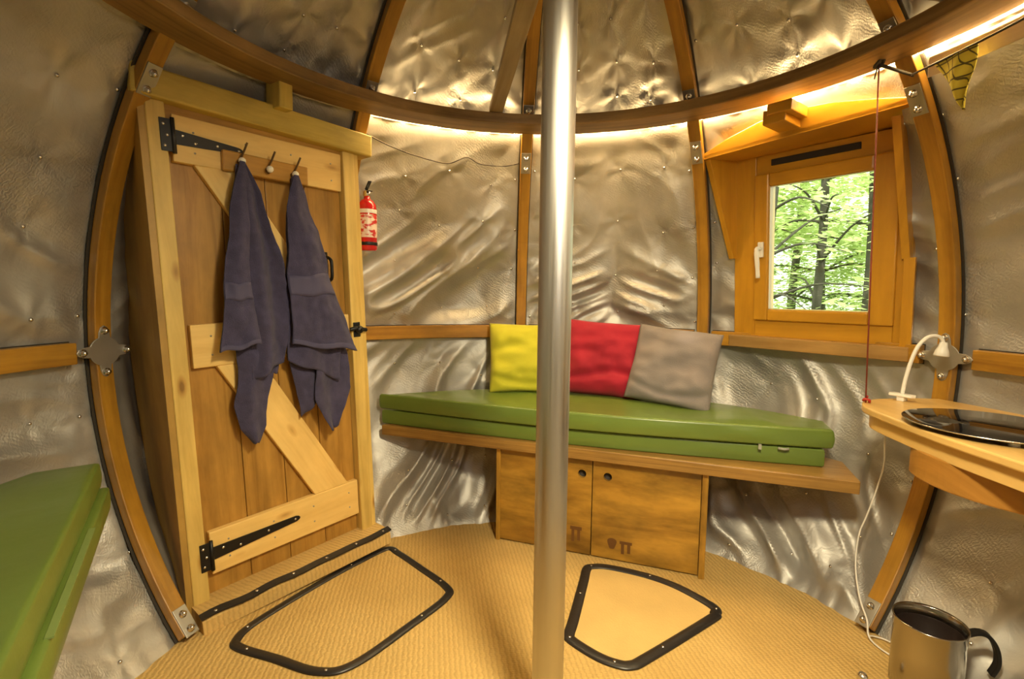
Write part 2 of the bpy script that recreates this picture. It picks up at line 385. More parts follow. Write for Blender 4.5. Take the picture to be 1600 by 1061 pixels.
# run of the folds in each panel: angle from level, chevron, folds per metre
RUN = {(1, 1): (34, 0, 5.2), (2, 1): (33, 1, 5.4), (3, 1): (-20, 0, 5.), (4, 1): (32, 0, 4.2), (9, 1): (-22, 0, 4.), (0, 1): (20, 0, 5),
       (1, 0): (58, 0, 6.5), (2, 0): (70, 0, 6.5), (3, 0): (-62, 0, 6.2), (4, 0): (48, 0, 5.), (9, 0): (-8, 0, 5.2), (0, 0): (80, 0, 5)}
def foil_disp(az, el):
    q = (az-A0)/36.; i = np.floor(q).astype(int) % 10; s = q-np.floor(q)
    band = np.where(el < 0, 0, np.where(el < 38.1, 1, 2))
    W = .88*np.cos(np.radians(el)); Wm = .86
    t = np.where(band == 0, (el+38.2)/38.2, np.where(band == 1, el/38.1, (el-38.1)/36.))
    H = .93
    X = s*Wm; Yc = t*H
    ex = np.minimum(s, 1-s)*W; ey = np.minimum(np.abs(t), np.abs(1-t))*H
    ey = np.where(band == 2, np.where(t > .5, 1., ey), ey)
    pin = np.clip(np.minimum(ex-.03, ey-.02)/.10, 0, 1); pin = pin*pin*(3-2*pin)
    pinx = np.clip((ex-.03)/.05, 0, 1)
    out = np.zeros_like(az)
    out += .012*pin
    for k in range(10):
        for b in (0, 1, 2):
            m = (i == k) & (band == b)
            if not m.any(): continue
            x = X[m]; y = Yc[m]; tt = t[m]
            ang0, chev, fq = RUN.get((k, b), (25, 0, 5.)); th = R_(ang0)
            wx = (vnoise(x*2.6+k*5, y*2.6, 11)-.5)*.22; wy = (vnoise(x*2.6+k*5, y*2.6+9, 12)-.5)*.22
            xx = x+wx
            sd_ = 0.; cw = 1.
            if chev:
                xc = x+wx*.5-.42; xx = -np.abs(xc); sd_ = np.where(xc > 0, 50., 0.); cw = np.clip(np.abs(xc)/.09, 0, 1)
            q = math.cos(th)*(y+wy)-math.sin(th)*xx; al = math.sin(th)*(y+wy)+math.cos(th)*xx
            n1 = vnoise(q*fq+k*13+b*7+sd_, al*1.7+3, 5+k)
            n2 = vnoise(q*fq*2.3+k*17+b*3+sd_, al*2.6+9, 23+k)
            r1 = 1-np.abs(2*n1-1); r2 = 1-np.abs(2*n2-1)
            amp = {0: .054, 1: .056, 2: .012}[b]
            grow = {0: .45+.55*(1-tt)**1.0, 1: .25+.85*(1-tt)**1.4, 2: .8+0*tt}[b]
            calm = .55+1.2*vnoise(x*2.2+k, y*2.2+b*4, 41)
            if k == 4: amp *= .75
            if k == 9: amp *= .7
            out[m] -= cw*amp*grow*calm*(r1**1.6+.6*r2**1.4-.6)*(.12+.88*pin[m])
            # soft large billows
            out[m] += (vnoise(x*4+k*3, y*4+b*9, 77)-.5)*.022*pin[m]
            # edge puckers along the battens
            pk = vnoise(x*16+k*4, y*1.5+b, 88)-.5; e = np.exp(-np.minimum(tt, 1.)*H/.10)
            out[m] -= .016*np.abs(pk)*e*pinx[m]
            pk2 = vnoise(y*15+k*4, x*1.2+b, 91)-.5; e2 = np.exp(-ex[m]/.10)
            out[m] -= .014*np.abs(pk2)*e2*np.clip(ex[m]/.03-.6, 0, 1)
            for (bx, by) in pins_for(k, b):
                ddx = x-bx; ddy = y-by; d = np.hypot(ddx, ddy)+1e-6
                ang = np.arctan2(ddy, ddx)
                out[m] += .004*np.exp(-(d/.05)**2)
                out[m] += {0: .0022, 1: .0026, 2: .0055}[b]*np.exp(-d/.085)*(np.cos(ang*5+bx*40)+.6*np.cos(ang*3+by*50))*np.clip(d/.03, 0, 1)
    # lining pushed back round the door box
    dw = np.clip((az+77.)/4., 0, 1)*np.clip((-45-az)/4., 0, 1)*np.clip((26-el)/10., 0, 1)
    out += dw*.085
    return out
def build_lining():
    azs = np.concatenate([np.arange(-98, 98.01, .42), np.arange(100, 262.1, 2.5)])
    els = np.concatenate([np.arange(-39.8, 38.1, .42), [38.1], np.arange(38.5, 72, .6), np.arange(73, 90, 2.)])
    azs[-1] = 262.
    A, E = np.meshgrid(azs, els)
    D = foil_disp(A, E); Rr = RAD+.020+D
    a = np.radians(A); e = np.radians(E)
    V = np.stack([Rr*np.cos(e)*np.sin(a), Rr*np.cos(e)*np.cos(a), Rr*np.sin(e)+ZE], -1)
    UV = np.stack([a*RAD, e*RAD], -1)
    nu = len(azs)
    def part(name, j0, j1, label, cat, cut):
        jj = np.arange(j0, j1); ii = np.arange(nu-1)
        I, J = np.meshgrid(ii, jj); b = (J*nu+I).ravel()
        F = np.stack([b, b+nu, b+nu+1, b+1], 1)
        if cut:
            c = V.reshape(-1, 3)[F].mean(1); h = np.c_[c, np.ones(len(c))] @ WINI.T
            lb = -.284-.058*np.clip((h[:, 2]-.33)/.41, 0, 1)
            inside = (h[:, 0] > lb) & (h[:, 0] < .303) & (h[:, 2] > .0) & (h[:, 2] < .765-.0*h[:, 0]) & (h[:, 1] > -.6)
            F = F[~inside]
        used = np.unique(F); remap = -np.ones(V.shape[0]*V.shape[1], dtype=np.int64); remap[used] = np.arange(len(used))
        F2 = remap[F]; vv = V.reshape(-1, 3)[used]; uu = UV.reshape(-1, 2)[used]
        me = bpy.data.meshes.new(name)
        me.vertices.add(len(vv)); me.vertices.foreach_set('co', vv.astype(np.float32).ravel())
        me.loops.add(F2.size); me.loops.foreach_set('vertex_index', F2.astype(np.int32).ravel())
        me.polygons.add(len(F2)); me.polygons.foreach_set('loop_start', np.arange(0, F2.size, 4, dtype=np.int32))
        me.polygons.foreach_set('loop_total', np.full(len(F2), 4, dtype=np.int32))
        me.update(calc_edges=True); me.polygons.foreach_set('use_smooth', np.ones(len(F2), dtype=bool))
        l = me.uv_layers.new(name='grain'); l.data.foreach_set('uv', uu[F2.ravel()].astype(np.float32).ravel())
        me.materials.append(M['foil']); me.validate()
        o = bpy.data.objects.new(name, me); COL.objects.link(o)
        tag(o, label, cat, kind='structure'); return o
    js = int(np.argmin(np.abs(els-38.1)))
    w = part('wall_back', 0, js, 'crinkled silver foil lining of the round walls between the curved ribs', 'wall', True)
    c = part('ceiling', js, len(els)-1, 'silver foil lining of the domed ceiling above the wooden hoop', 'ceiling', False)
    # shiny pin heads holding the lining: surface detail of wall and ceiling
    for root, bands in ((w, (0, 1)), (c, (2,))):
        mb = MB()
        for k in (9, 0, 1, 2, 3, 4):
            for b in bands:
                for bx, by in pins_for(k, b):
                    azp = A0+36*(k if k < 9 else -1)+bx/.86*36
                    t = by/.93; elp = {0: -38.2+t*38.2, 1: t*38.1, 2: 38.1+t*36}[b]
                    if k == 0 and b < 2: continue
                    p0 = sph(azp, elp, 1.); h = WINI @ np.array([*sph(azp, elp), 1.])
                    if abs(h[0]) < .36 and -.08 < h[2] < .85 and b == 1 and k == 3: continue
                    r = RAD+.020+float(foil_disp(np.array([azp]), np.array([elp]))[0])-.002
                    n = (p0-Vector((0, 0, ZE))).normalized()
                    m = n.to_track_quat('Z', 'Y').to_matrix().to_4x4(); m.translation = sph(azp, elp, r)
                    mb.lathe([(.0002, -.0045), (.003, -.004), (.0055, -.0015), (.006, .001)], 8, m)
        o = mb.build('foil_pins', M['chrome'], root)
        o['kind'] = 'stuff'; o['label'] = 'shiny silver pin heads dotted over the foil'
build_lining()

# floor
mb = MB(); n = 96
mb.add([(0, 0, 0)]+[(1.17*math.sin(2*PI*k/n), 1.17*math.cos(2*PI*k/n), 0) for k in range(n)]+[(1.17*math.sin(2*PI*k/n), 1.17*math.cos(2*PI*k/n), -.04) for k in range(n)],
       [(0, 1+(k+1) % n, 1+k) for k in range(n)]+[(1+k, 1+(k+1) % n, 1+n+(k+1) % n, 1+n+k) for k in range(n)]+[tuple(range(1+n, 1+2*n))])
tag(mb.build('floor', M['carpet']), 'round floor covered in ribbed tan coir carpet', 'floor', kind='structure')

# ------------------------------------------------------------------ curved ribs
def rib_path(az, e0, e1, r, n=40):
    out = []
    for k in range(n+1):
        el = e0+(e1-e0)*k/n
        out.append((sph(az, el, r), Vector((math.cos(R_(az)), -math.sin(R_(az)), 0)), (sph(az, el, 1)-Vector((0, 0, ZE))).normalized()))
    return out
def plate(mb, az, el, wa, we, r, lobes=False):
    c = sph(az, el, r); n = (c-Vector((0, 0, ZE))).normalized()
    X = Vector((math.cos(R_(az)), -math.sin(R_(az)), 0)); Yv = X.cross(n)*-1
    if Yv.z < 0: Yv = -Yv
    if lobes:
        poly = []
        for k in range(48):
            th = 2*PI*k/48; rr = .044+.034*max(0, math.cos(4*th))**1.2
            poly.append((rr*math.cos(th), rr*math.sin(th)))
    else:
        poly = [(-wa, -we), (wa, -we), (wa, we), (-wa, we)]
    m = len(poly)
    vs = [c+X*a+Yv*b-n*.0 for a, b in poly]+[c+X*a+Yv*b-n*.004 for a, b in poly]
    mb.add(vs, [tuple(range(m)), tuple(range(m, 2*m))[::-1]]+[(i, (i+1) % m, m+(i+1) % m, m+i) for i in range(m)])
    return c, X, Yv, n
def bolt(parent, p, n, r=.0078):
    m = (-n).to_track_quat('Z', 'Y').to_matrix().to_4x4(); m.translation = p
    b = MB(); b.lathe([(r*1.45, 0), (r*1.5, .002), (r, .0025), (r, .009), (r*.8, .013), (r*.2, .0145)], 12, m)
    b.build('bolt', M['chrome'], parent)
RIBS = [(0, 'curved wooden rib left of the door, running from floor to hoop', True, True),
        (1, 'curved wooden rib behind the door frame, rising past the right end of its lintel', False, False),
        (2, 'narrow curved wooden rib just left of the metal pole behind the yellow cushion', False, False),
        (3, 'curved wooden rib at the left side of the window above the grey cushion', False, False),
        (4, 'curved wooden rib right of the window with the steel cross plate', True, True)]
for k, lab, cross, foot in RIBS:
    az = A0+36*k
    # the rib's foot stands on the floor plate
    root = tag(empty('curved_rib', sph(az, -37.2, RAD)), lab, 'rib', 'curved ribs of the frame')
    I = Matrix.Translation(-root.location)
    def loc(mb):
        mb.v = [tuple(Vector(v)-root.location) for v in mb.v]; return mb
    w = .0235
    mb = MB(); mb.sweep(rib_path(az, -37.6, 74, RAD-.012), [(-w, -.012), (w, -.012), (w, .020), (-w, .020)])
    loc(mb).build('timber_strip', M['rib'], root, bevel=.003)
    mb = MB(); mb.sweep(rib_path(az, -37.6, 74, RAD+.012), [(-.029, -.0015), (.029, -.0015), (.029, .0015), (-.029, .0015)])
    loc(mb).build('shade_strip', M['ribshade'], root)  # dark strip behind the rib colours in the shade along its sides
    spots = [(33.6, False), (42.0, False)] + ([(0., True)] if cross else []) + ([(-36.0, False)] if foot else [])
    for el, lob in spots:
        mb = MB(); c, X, Yv, nn = plate(mb, az, el, .021, .045, RAD-.025, lob)
        pl = loc(mb).build('connector_plate', M['steel'], root, bevel=.001)
        offs = [(.062, 0), (-.062, 0), (0, .062), (0, -.062)] if lob else [(0, .022), (0, -.026)]
        for a, b in offs: bolt(pl, c+X*a+Yv*b-nn*.004-root.location, nn)

# ------------------------------------------------------------------ level battens round the middle
def batten(a0, a1, lab, r=RAD-.012, z=ZE, h=.031, s0=0., s1=1.):
    P0 = Vector((r*math.sin(R_(a0)), r*math.cos(R_(a0)), z)); P1 = Vector((r*math.sin(R_(a1)), r*math.cos(R_(a1)), z))
    path = []
    N = 14
    for k in range(N+1):
        a = a0+(a1-a0)*(s0+(s1-s0)*k/N)
        path.append((Vector((r*math.sin(R_(a)), r*math.cos(R_(a)), z)), Vector((0, 0, 1)), Vector((math.sin(R_(a)), math.cos(R_(a)), 0))))
    o0 = path[N//2][0].copy()
    root = tag(empty('level_batten', o0), lab, 'batten', 'level battens round the middle of the wall')
    mb = MB(); mb.sweep([(p-o0, x, y) for p, x, y in path], [(-h, -.010), (h, -.010), (h, .018), (-h, .018)])
    mb.build('timber_strip', M['rib'], root, bevel=.003)
    mb = MB(); mb.sweep([(p-o0+y*.020, x, y) for p, x, y in path], [(-h-.003, -.0015), (h+.003, -.0015), (h+.003, .0015), (-h-.003, .0015)])
    mb.build('shade_strip', M['ribshade'], root)  # same dark strip, edge shade coloured in round the batten
g = 3.0
batten(A0-36+g, A0-g, 'level wooden batten at the far left, left of the rib beside the door')
batten(A0+36+g*.4, A0+72-1.6, 'level wooden batten between the door and the yellow cushion')
batten(A0+72+1.6, A0+108-1.6, 'level wooden batten behind the red and yellow cushions')
batten(A0+108+1.6, A0+144-g, 'level wooden batten under the window sill')
batten(A0+144+g, A0+180-g, 'level wooden batten at the far right behind the table')

# ------------------------------------------------------------------ big hoop, spokes, pole
HZ, HR = 1.730, .948
mb = MB(); path = []
for k in range(144):
    a = 2*PI*k/144; path.append((Vector((HR*math.sin(a), HR*math.cos(a), 0)), Vector((math.sin(a), math.cos(a), 0)), Vector((0, 0, 1))))
mb.sweep(path, [(0, 0), (.133, 0), (.133, .040), (0, .040)], closed=True)
hoop = tag(mb.build('wooden_hoop', M['hoop'], bevel=.004), 'large round wooden hoop circling the room below the dome', 'hoop')
hoop.location = (0, 0, HZ)
SPK = [(-15.0, 'flat wooden spoke running from the hoop up beside the metal pole'), (76.5, 'flat wooden spoke meeting the hoop at the top right')]
for az, lab in SPK:
    a = R_(az); d = Vector((math.sin(a), math.cos(a), 0)); sd = Vector((d.y, -d.x, 0))
    c0 = d*.10+(sd*-.03 if az < 0 else sd*0); c1 = d*.962
    root_loc = Vector((c1.x, c1.y, HZ+.040))
    mb = MB(); mb.bar(Vector((c0.x, c0.y, HZ+.072))-root_loc, Vector((c1.x, c1.y, HZ+.052))-root_loc, .054, .022, sd)
    o = mb.build('wooden_spoke', M['spoke'], bevel=.003); o.location = root_loc
    tag(o, lab, 'spoke', 'spokes of the big hoop')
root = tag(empty('metal_pole', (0, 0, 0)), 'brushed metal pole standing in the middle of the room', 'pole')
mb = MB(); mb.lathe([(.0372, .004), (.0372, 2.24)], 48); mb.build('tube', M['alu'], root)
mb = MB(); mb.lathe([(.0375, .012), (.085, .010), (.098, .006), (.100, .0)], 40); mb.build('base_flange', simple('rust_red_flange', (.16, .05, .025), .6, var=.3), root)
mb = MB(); mb.lathe([(.0378, HZ+.036), (.105, HZ+.036), (.105, HZ+.048), (.0378, HZ+.048)], 32); mb.build('hub_plate', M['steel'], root)

# rope light lying behind the hoop
root = tag(empty('rope_light', (0, 0, HZ)), 'glowing warm rope light hidden behind the big hoop', 'light')
path = []
for k in range(150):
    az = -42.+k*1.05; a = R_(az); rr = 1.098; path.append(Vector((rr*math.sin(a), rr*math.cos(a), .014+.003*math.sin(k*.35))))
mb = MB(); mb.tube(path, .0045, 6); mb.build('glowing_tube', M['led'], root)
mb = MB(); mb.tube([path[0], path[0]+Vector((-.05, -.05, .01)), path[0]+Vector((-.12, -.14, .015))], .003, 6); mb.build('power_lead', M['cord_dark'], root)
# dark cable along the wall under the hoop
pts = [sph(az, el, 1.385) for az, el in ((-41.5, 35.5), (-36, 34.2), (-30, 33.2), (-24, 32.6), (-20, 34), (-17, 33), (-12, 32.8), (-8.5, 33.4))]
o0 = pts[3].copy(); mb = MB(); mb.tube(smooth_path([p-o0 for p in pts], 6), .0028, 6)
o = mb.build('slack_cable', M['cord_dark']); o.location = o0
tag(o, 'thin dark cable slung along the foil just under the hoop left of the pole', 'cable')

# ------------------------------------------------------------------ door
DX0, DX1 = 0., .664
door = tag(empty('door_1', mw=DOORM), 'wooden ledged and braced door in a pine frame with two navy towels hung on it', 'door', kind='structure')
mb = MB(); mb.box(0, .048, 0, .055, -.045, 1.540); mb.build('door_post', M['post'], door, bevel=.003)
mb = MB(); mb.box(.616, .664, 0, .055, -.045, 1.505); mb.build('door_post', M['post'], door, bevel=.003)
lm = Matrix.Translation((-.034, 0, 1.584)) @ Matrix.Rotation(R_(3.45), 4, 'Y')
mb = MB(); mb.box(0, .768, -.024, .06, -.040, .042, 0, lm); mb.build('lintel', M['lintel'], door, bevel=.006)
mb = MB(); mb.box(.048, .616, .018, .055, 1.482, 1.545); mb.build('head_board', M['panel'], door)
def outer_y(z):   # how far the box runs back to the lining, by height
    P = DO+DV*z; best = 0.02
    for k in range(80):
        y = k*.008; q = P-DN*y-Vector((0, 0, ZE))
        if q.length < RAD+.085: best = y
    return best
for xx, nm in ((-.018, 'side_panel'), (.664, 'side_panel')):
    poly = [(.004, -.05), (.004, 1.55)]+[(max(.05, outer_y(z) if xx < 0 else outer_y(z)*.8), z) for z in np.linspace(1.55, -.05, 22)]
    mb = MB(); mb.prism(poly, xx, xx+.018, axis=0, g=2); mb.build(nm, M['post'] if xx > 0 else wood('side_ply', (.52, .32, .075), (.38, .22, .045), rough=.5, blotch=.3, grain=8), door)
leaf = MB()
for k in range(4):
    x0 = .0535+k*.1405; leaf.box(x0, x0+.1385, .034, .052, .0, 1.492, 2)
leaf = leaf.build('door_leaf', M['panel'], door, bevel=.002)
for nm, z0, z1, xa, xb in (('top_ledge', 1.352, 1.512, .064, .612), ('middle_ledge', .757, .893, .064, .612), ('bottom_ledge', .077, .220, .064, .612)):
    mb = MB(); mb.box(xa, xb, .010, .034, z0, z1)
    if nm == 'top_ledge':
        mb = MB(); mb.box(0, xb-xa, .010, .034, -.068, .068, 0, Matrix.Translation((xa, 0, 1.446)) @ Matrix.Rotation(R_(2.2), 4, 'Y'))
    lo = mb.build(nm, M['pine'], door, bevel=.003)
    sc = MB()
    for sx in (.12, .27, .42, .57):
        for dz in (.03, -.03):
            zc = (z0+z1)/2+dz+(.01-.038*(sx-.06) if nm == 'top_ledge' else 0)
            sc.lathe([(.0002, -.0015), (.003, -.001), (.0032, .001)], 8, Matrix.Translation((sx, .0098, zc)) @ Matrix.Rotation(R_(90), 4, 'X') @ Matrix.Scale(-1, 4, (0, 0, 1)))
    sc.build('screw_heads', M['steel'], lo)
def diag(p0, p1, w):
    mb = MB()
    (x0, z0), (x1, z1) = p0, p1
    # cut level at both ends, so that it butts against the ledges
    mb.prism([(x0, z0), (x0+w, z0), (x1+w, z1), (x1, z1)], .0115, .034, axis=1, g=2)
    vs = []
    d = Vector((x1-x0, z1-z0)).normalized()
    mb.uv = [(v[0]*d.x+v[2]*d.y, v[0]*d.y-v[2]*d.x+v[1]) for v in mb.v]
    mb.build('brace', M['pine'], door, bevel=.003)
diag((.116, 1.376), (.430, .893), .125)
diag((.130, .757), (.430, .220), .140)
# hinges
def hinge(z, kx, ang, L, mat):
    mb = MB(); mb.box(.030, .062, -.003, .001, z-.046, z+.046); h = mb.build('hinge', mat, door, bevel=.001)
    mb = MB(); mb.tube([(.063, -.003, z-.05), (.063, -.003, z+.05)], .006, 10)
    # strap tapering to a rounded end
    ca, sa = math.cos(ang), math.sin(ang); poly = []
    for (a, b) in ((0, -.021), (L-.01, -.010), (L, -.006), (L+.004, 0), (L, .006), (L-.01, .010), (0, .021)):
        poly.append((.066+a*ca-b*sa, z+a*sa+b*ca))
    mb.prism(poly, .0055, .0095, axis=1); mb.build('strap', mat, h)
    for (sx, sz) in ((.040, .03), (.048, .0), (.040, -.03)):
        b = MB(); b.lathe([(.0002, -.002), (.0035, -.0015), (.0045, .0)], 8, Matrix.Translation((sx, -.003, z+sz)) @ Matrix.Rotation(R_(-90), 4, 'X')); b.build('screw', M['chrome'], h)
    for t, dz in ((.12, .008), (.30, -.007), (.62, .0), (.95, .0)):
        b = MB(); b.lathe([(.0002, -.002), (.0035, -.0015), (.0045, .0)], 8, Matrix.Translation((.066+t*L*ca-dz*sa, .0055, z+t*L*sa+dz*ca)) @ Matrix.Rotation(R_(-90), 4, 'X')); b.build('screw', M['chrome'], h)
hinge(1.448, 0, R_(-3.0), .190, simple('dark_grey_steel', (.035, .035, .038), .4, .5))
hinge(.148, 0, R_(2.0), .295, M['black'])
# thumb latch behind the towel and the small cabin hook on the post
lt = MB(); lt.box(.524, .548, .028, .034, 1.00, 1.13); lt = lt.build('thumb_latch', M['black'], door, bevel=.002)
mb = MB(); mb.tube(smooth_path([(.536, .030, 1.115), (.536, -.012, 1.10), (.536, -.016, 1.065), (.536, -.010, 1.03), (.536, .030, 1.015)], 5), .006, 8); mb.build('grip', M['black'], lt)
mb = MB(); mb.box(.622, .652, -.004, .0, .802, .860); cs = mb.build('catch_plate', M['black'], door, bevel=.002)
mb = MB(); mb.tube(smooth_path([(.600, -.012, .834), (.625, -.020, .838), (.650, -.018, .832), (.672, -.012, .828)], 5), .008, 8); mb.lathe([(.003, -.03), (.014, -.026), (.016, -.018), (.007, -.010), (.007, .0)], 14, Matrix.Translation((.637, -.002, .832)) @ Matrix.Rotation(R_(-90), 4, 'X')); mb.build('knob', M['black'], cs)
# carpeted sill with a nailed black nosing
mb = MB(); prof = [(-.088, -.052), (-.086, -.010), (-.078, .000), (-.060, .004), (.10, .004), (.10, -.052)]
mb.prism(prof, -.005, .690, axis=0, g=0); mb.build('carpeted_sill', M['carpet'], door)
mb = MB(); n_ = 24
mb.sweep([(Vector((-.008+.702*k/n_, -.078+.003*math.sin(k*1.1), .002+.002*math.sin(k*.9))), Vector((0, 1, .25)).normalized(), Vector((0, -.25, 1)).normalized()) for k in range(n_+1)], [(-.013, 0), (.013, 0), (.012, .006), (-.012, .006)])
nos = mb.build('nosing_strip', M['rubber'], door)
for k in range(6):
    b = MB(); b.lathe([(.0055, 0), (.005, .002), (.0003, .003)], 10, Matrix.Translation((.035+k*.125, -.079, .008))); b.build('nail', M['chrome'], nos)

# spacer block over the door lintel
p = sph(-60.2, 38.3, 1.345)
mb = MB(); mb.box(-.024, .024, -.03, .05, -.050, .045); o = mb.build('spacer_block', M['lintel'], bevel=.004)
o.matrix_world = Matrix.Translation(p) @ Matrix.Rotation(R_(60.6), 4, 'Z')
tag(o, 'small wooden block between the door lintel and the hoop', 'block')

# ------------------------------------------------------------------ coat rack and towels on the door
rack = tag(empty('coat_rack', mw=DOORM @ Matrix.Translation((.330, .009, 1.396))), 'brown wooden coat rack with three hooks screwed to the top of the door', 'coat rack')
rm = Matrix.Rotation(R_(2.6), 4, 'Y')
mb = MB(); mb.box(-.140, .140, -.018, .0, -.032, .032, 0, rm); mb.build('board', wood('rack_wood', (.52, .27, .05), (.38, .18, .03), rough=.35, blotch=.1, coat=.3), rack, bevel=.005)
for x, z in ((-.094, .008), (-.008, -.004), (.078, -.008)):
    mb = MB(); mb.tube(smooth_path([(x, -.014, z), (x, -.030, z+.004), (x+.004, -.044, z+.018), (x+.014, -.060, z+.052)], 5), .0032, 8)
    mb.tube(smooth_path([(x, -.016, z-.004), (x, -.034, z-.014), (x, -.044, z-.004)], 5), .0036, 8); h = mb.build('hook', simple('bronze_hook', (.16, .10, .05), .35, .8), rack)
    mb = MB(); mb.lathe([(.0003, -.011), (.007, -.009), (.011, -.002), (.0105, .005), (.006, .010), (.0003, .0115)], 14, Matrix.Translation((x, -.046, z-.004))); mb.build('ceramic_knob', M['ceramic'], h)

def layer(mb, left, right, y0, y1, amp, folds, ph, nv=70, nu=44, side=0., taper=.02):
    """hanging cloth: left/right edge polylines from top to bottom in door (x, z)"""
    def fn(u, v):
        l = lerp_poly(left, v); r = lerp_poly(right, v)
        x = l[0]+(r[0]-l[0])*u; z = l[1]+(r[1]-l[1])*u
        k = min(1., v*2.2+taper)
        f = math.sin(u*folds*2*PI+ph+1.1*math.sin(v*2.0+ph))*.8+math.sin(u*folds*3.3*PI+ph*2+v*2)*.2
        y = y0+(y1-y0)*v+amp*k*f+.009*k*mnoise.noise(Vector((x*20, z*13, ph)))+.004*k*mnoise.noise(Vector((x*46, z*30, ph+4)))
        zz = z+.005*math.sin(u*9+ph)*v
        return (x+.004*k*math.sin(z*22+ph), y+side*(u-.5)*k, zz)
    mb.grid(fn, [i/(nu-1) for i in range(nu)], [j/(nv-1) for j in range(nv)])
    return fn
def towel(lab, layers, band, hook):
    t = empty('bath_towel', mw=DOORM @ Matrix.Translation(hook))
    tag(t, lab, 'towel', 'navy towels hung on the door')
    mb = MB(); fns = []
    for L in layers: fns.append(layer(mb, *L))
    H = Vector(hook)
    mb.v = [tuple(Vector(v)-H) for v in mb.v]
    cl = mb.build('terry_cloth', M['towel'], t, solid=.007)
    fn = fns[0]; mb = MB()
    a, b = band
    def bf(u, v):
        p = fn(.01+.98*u, a+(b-a)*v); return (p[0]-H.x, p[1]-.0052-H.y, p[2]-H.z)
    mb.grid(bf, [i/30 for i in range(31)], [j/6 for j in range(7)])
    mb.build('woven_band', M['towelband'], t, solid=.002)
    def hf(u, v):
        p = fn(.0+u, .978+.022*v); return (p[0]-H.x, p[1]-.005-H.y, p[2]-H.z)
    mb = MB(); mb.grid(hf, [i/30 for i in range(31)], [j/3 for j in range(4)])
    mb.build('hem', M['towelband'], t, solid=.004)
towel('navy bath towel hanging from the left hook, its long pointed tail lowest', [
    # front drape down to its hem
    ([(.226, 1.398), (.205, 1.330), (.184, 1.250), (.172, 1.180), (.155, 1.056), (.134, .930), (.118, .806)], [(.240, 1.396), (.236, 1.330), (.232, 1.250), (.228, 1.185), (.223, 1.056), (.222, .930), (.234, .824)], -.046, -.072, .010, .8, .4),
    # right hand folds
    ([(.232, 1.398), (.232, 1.300), (.224, 1.180), (.220, 1.050), (.215, .900), (.215, .790), (.218, .700)], [(.242, 1.396), (.284, 1.310), (.308, 1.190), (.334, 1.090), (.348, 1.020), (.344, .900), (.322, .752)], -.040, -.048, .015, 1.25, 2.1),
    # hanging end behind, falling to a point
    ([(.220, 1.390), (.200, 1.250), (.180, 1.000), (.176, .800), (.178, .700), (.165, .620), (.172, .545), (.204, .494)], [(.236, 1.390), (.280, 1.250), (.310, 1.000), (.306, .800), (.286, .690), (.266, .610), (.252, .540), (.222, .490)], -.026, -.030, .012, .9, 3.3),
    ([(.232, 1.385), (.240, 1.250), (.250, 1.000), (.262, .800), (.276, .718)], [(.240, 1.385), (.300, 1.250), (.330, 1.000), (.336, .840), (.306, .712)], -.020, -.020, .008, 1.3, 5.2)],
    (.715, .785), (.237, -.037, 1.402))
towel('navy bath towel hanging from the right hook, its wide straight hem facing out', [
    ([(.398, 1.380), (.384, 1.337), (.366, 1.270), (.356, 1.190), (.352, 1.056), (.347, .930), (.344, .806)], [(.412, 1.380), (.434, 1.315), (.448, 1.250), (.466, 1.195), (.496, 1.070), (.530, .920), (.588, .762)], -.046, -.074, .011, .9, 1.1),
    ([(.396, 1.376), (.370, 1.250), (.352, 1.050), (.340, .870), (.335, .750)], [(.410, 1.376), (.450, 1.250), (.500, 1.050), (.536, .850), (.532, .655)], -.034, -.046, .010, 1.1, 2.8),
    ([(.398, 1.372), (.376, 1.200), (.360, .950), (.356, .740), (.382, .535)], [(.408, 1.372), (.424, 1.200), (.446, .950), (.474, .740), (.458, .600)], -.022, -.020, .010, 1.1, .7),
    ([(.400, 1.372), (.410, 1.200), (.428, .950), (.434, .750), (.428, .600), (.478, .472)], [(.410, 1.372), (.460, 1.200), (.530, .950), (.566, .760), (.580, .610), (.512, .476)], -.024, -.030, .013, 1.0, 4.4)],
    (.690, .775), (.405, -.037, 1.384))

# ------------------------------------------------------------------ fire extinguisher on the rib beside the door
ep = sph(-40.3, 22.3, 1.300); H = .205
ext = tag(empty('fire_extinguisher', (ep.x, ep.y, ep.z-.135)), 'small red fire extinguisher hung beside the right door post', 'fire extinguisher')
mb = MB(); mb.lathe([(.0005, 0), (.034, .0), (.038, .006), (.038, .165), (.036, .185), (.026, .203), (.014, .210), (.0125, .222)], 28); mb.build('cylinder', M['redpaint'], ext)
mb = MB(); mb.lathe([(.0385, .150), (.0388, .152), (.0388, .164), (.0385, .166)], 28); mb.build('white_band', M['white'], ext)
mb = MB(); mb.lathe([(.0385, .052), (.0388, .054), (.0388, .142), (.0385, .144)], 28); o = mb.build('printed_label', M['label'], ext); o['label'] = 'red and cream printed instruction label'
mb = MB(); mb.lathe([(.013, .220), (.016, .223), (.016, .240), (.010, .246), (.0005, .248)], 14); v = mb.build('valve', M['chrome'], ext)
mb = MB(); mb.bar((0, 0, .243), (.034, -.048, .232), .014, .004, (1, 1, 0)); mb.bar((-.004, .004, .250), (.030, -.045, .272), .014, .004, (1, 1, 0)); mb.build('lever', M['black'], v, bevel=.001)
mb = MB(); mb.lathe([(.0392, .020), (.0402, .022), (.0402, .032), (.0392, .034)], 28); mb.bar((-.025, .030, .027), (-.052, .060, .027), .02, .004, (0, 0, 1)); mb.build('bracket', M['black'], ext)

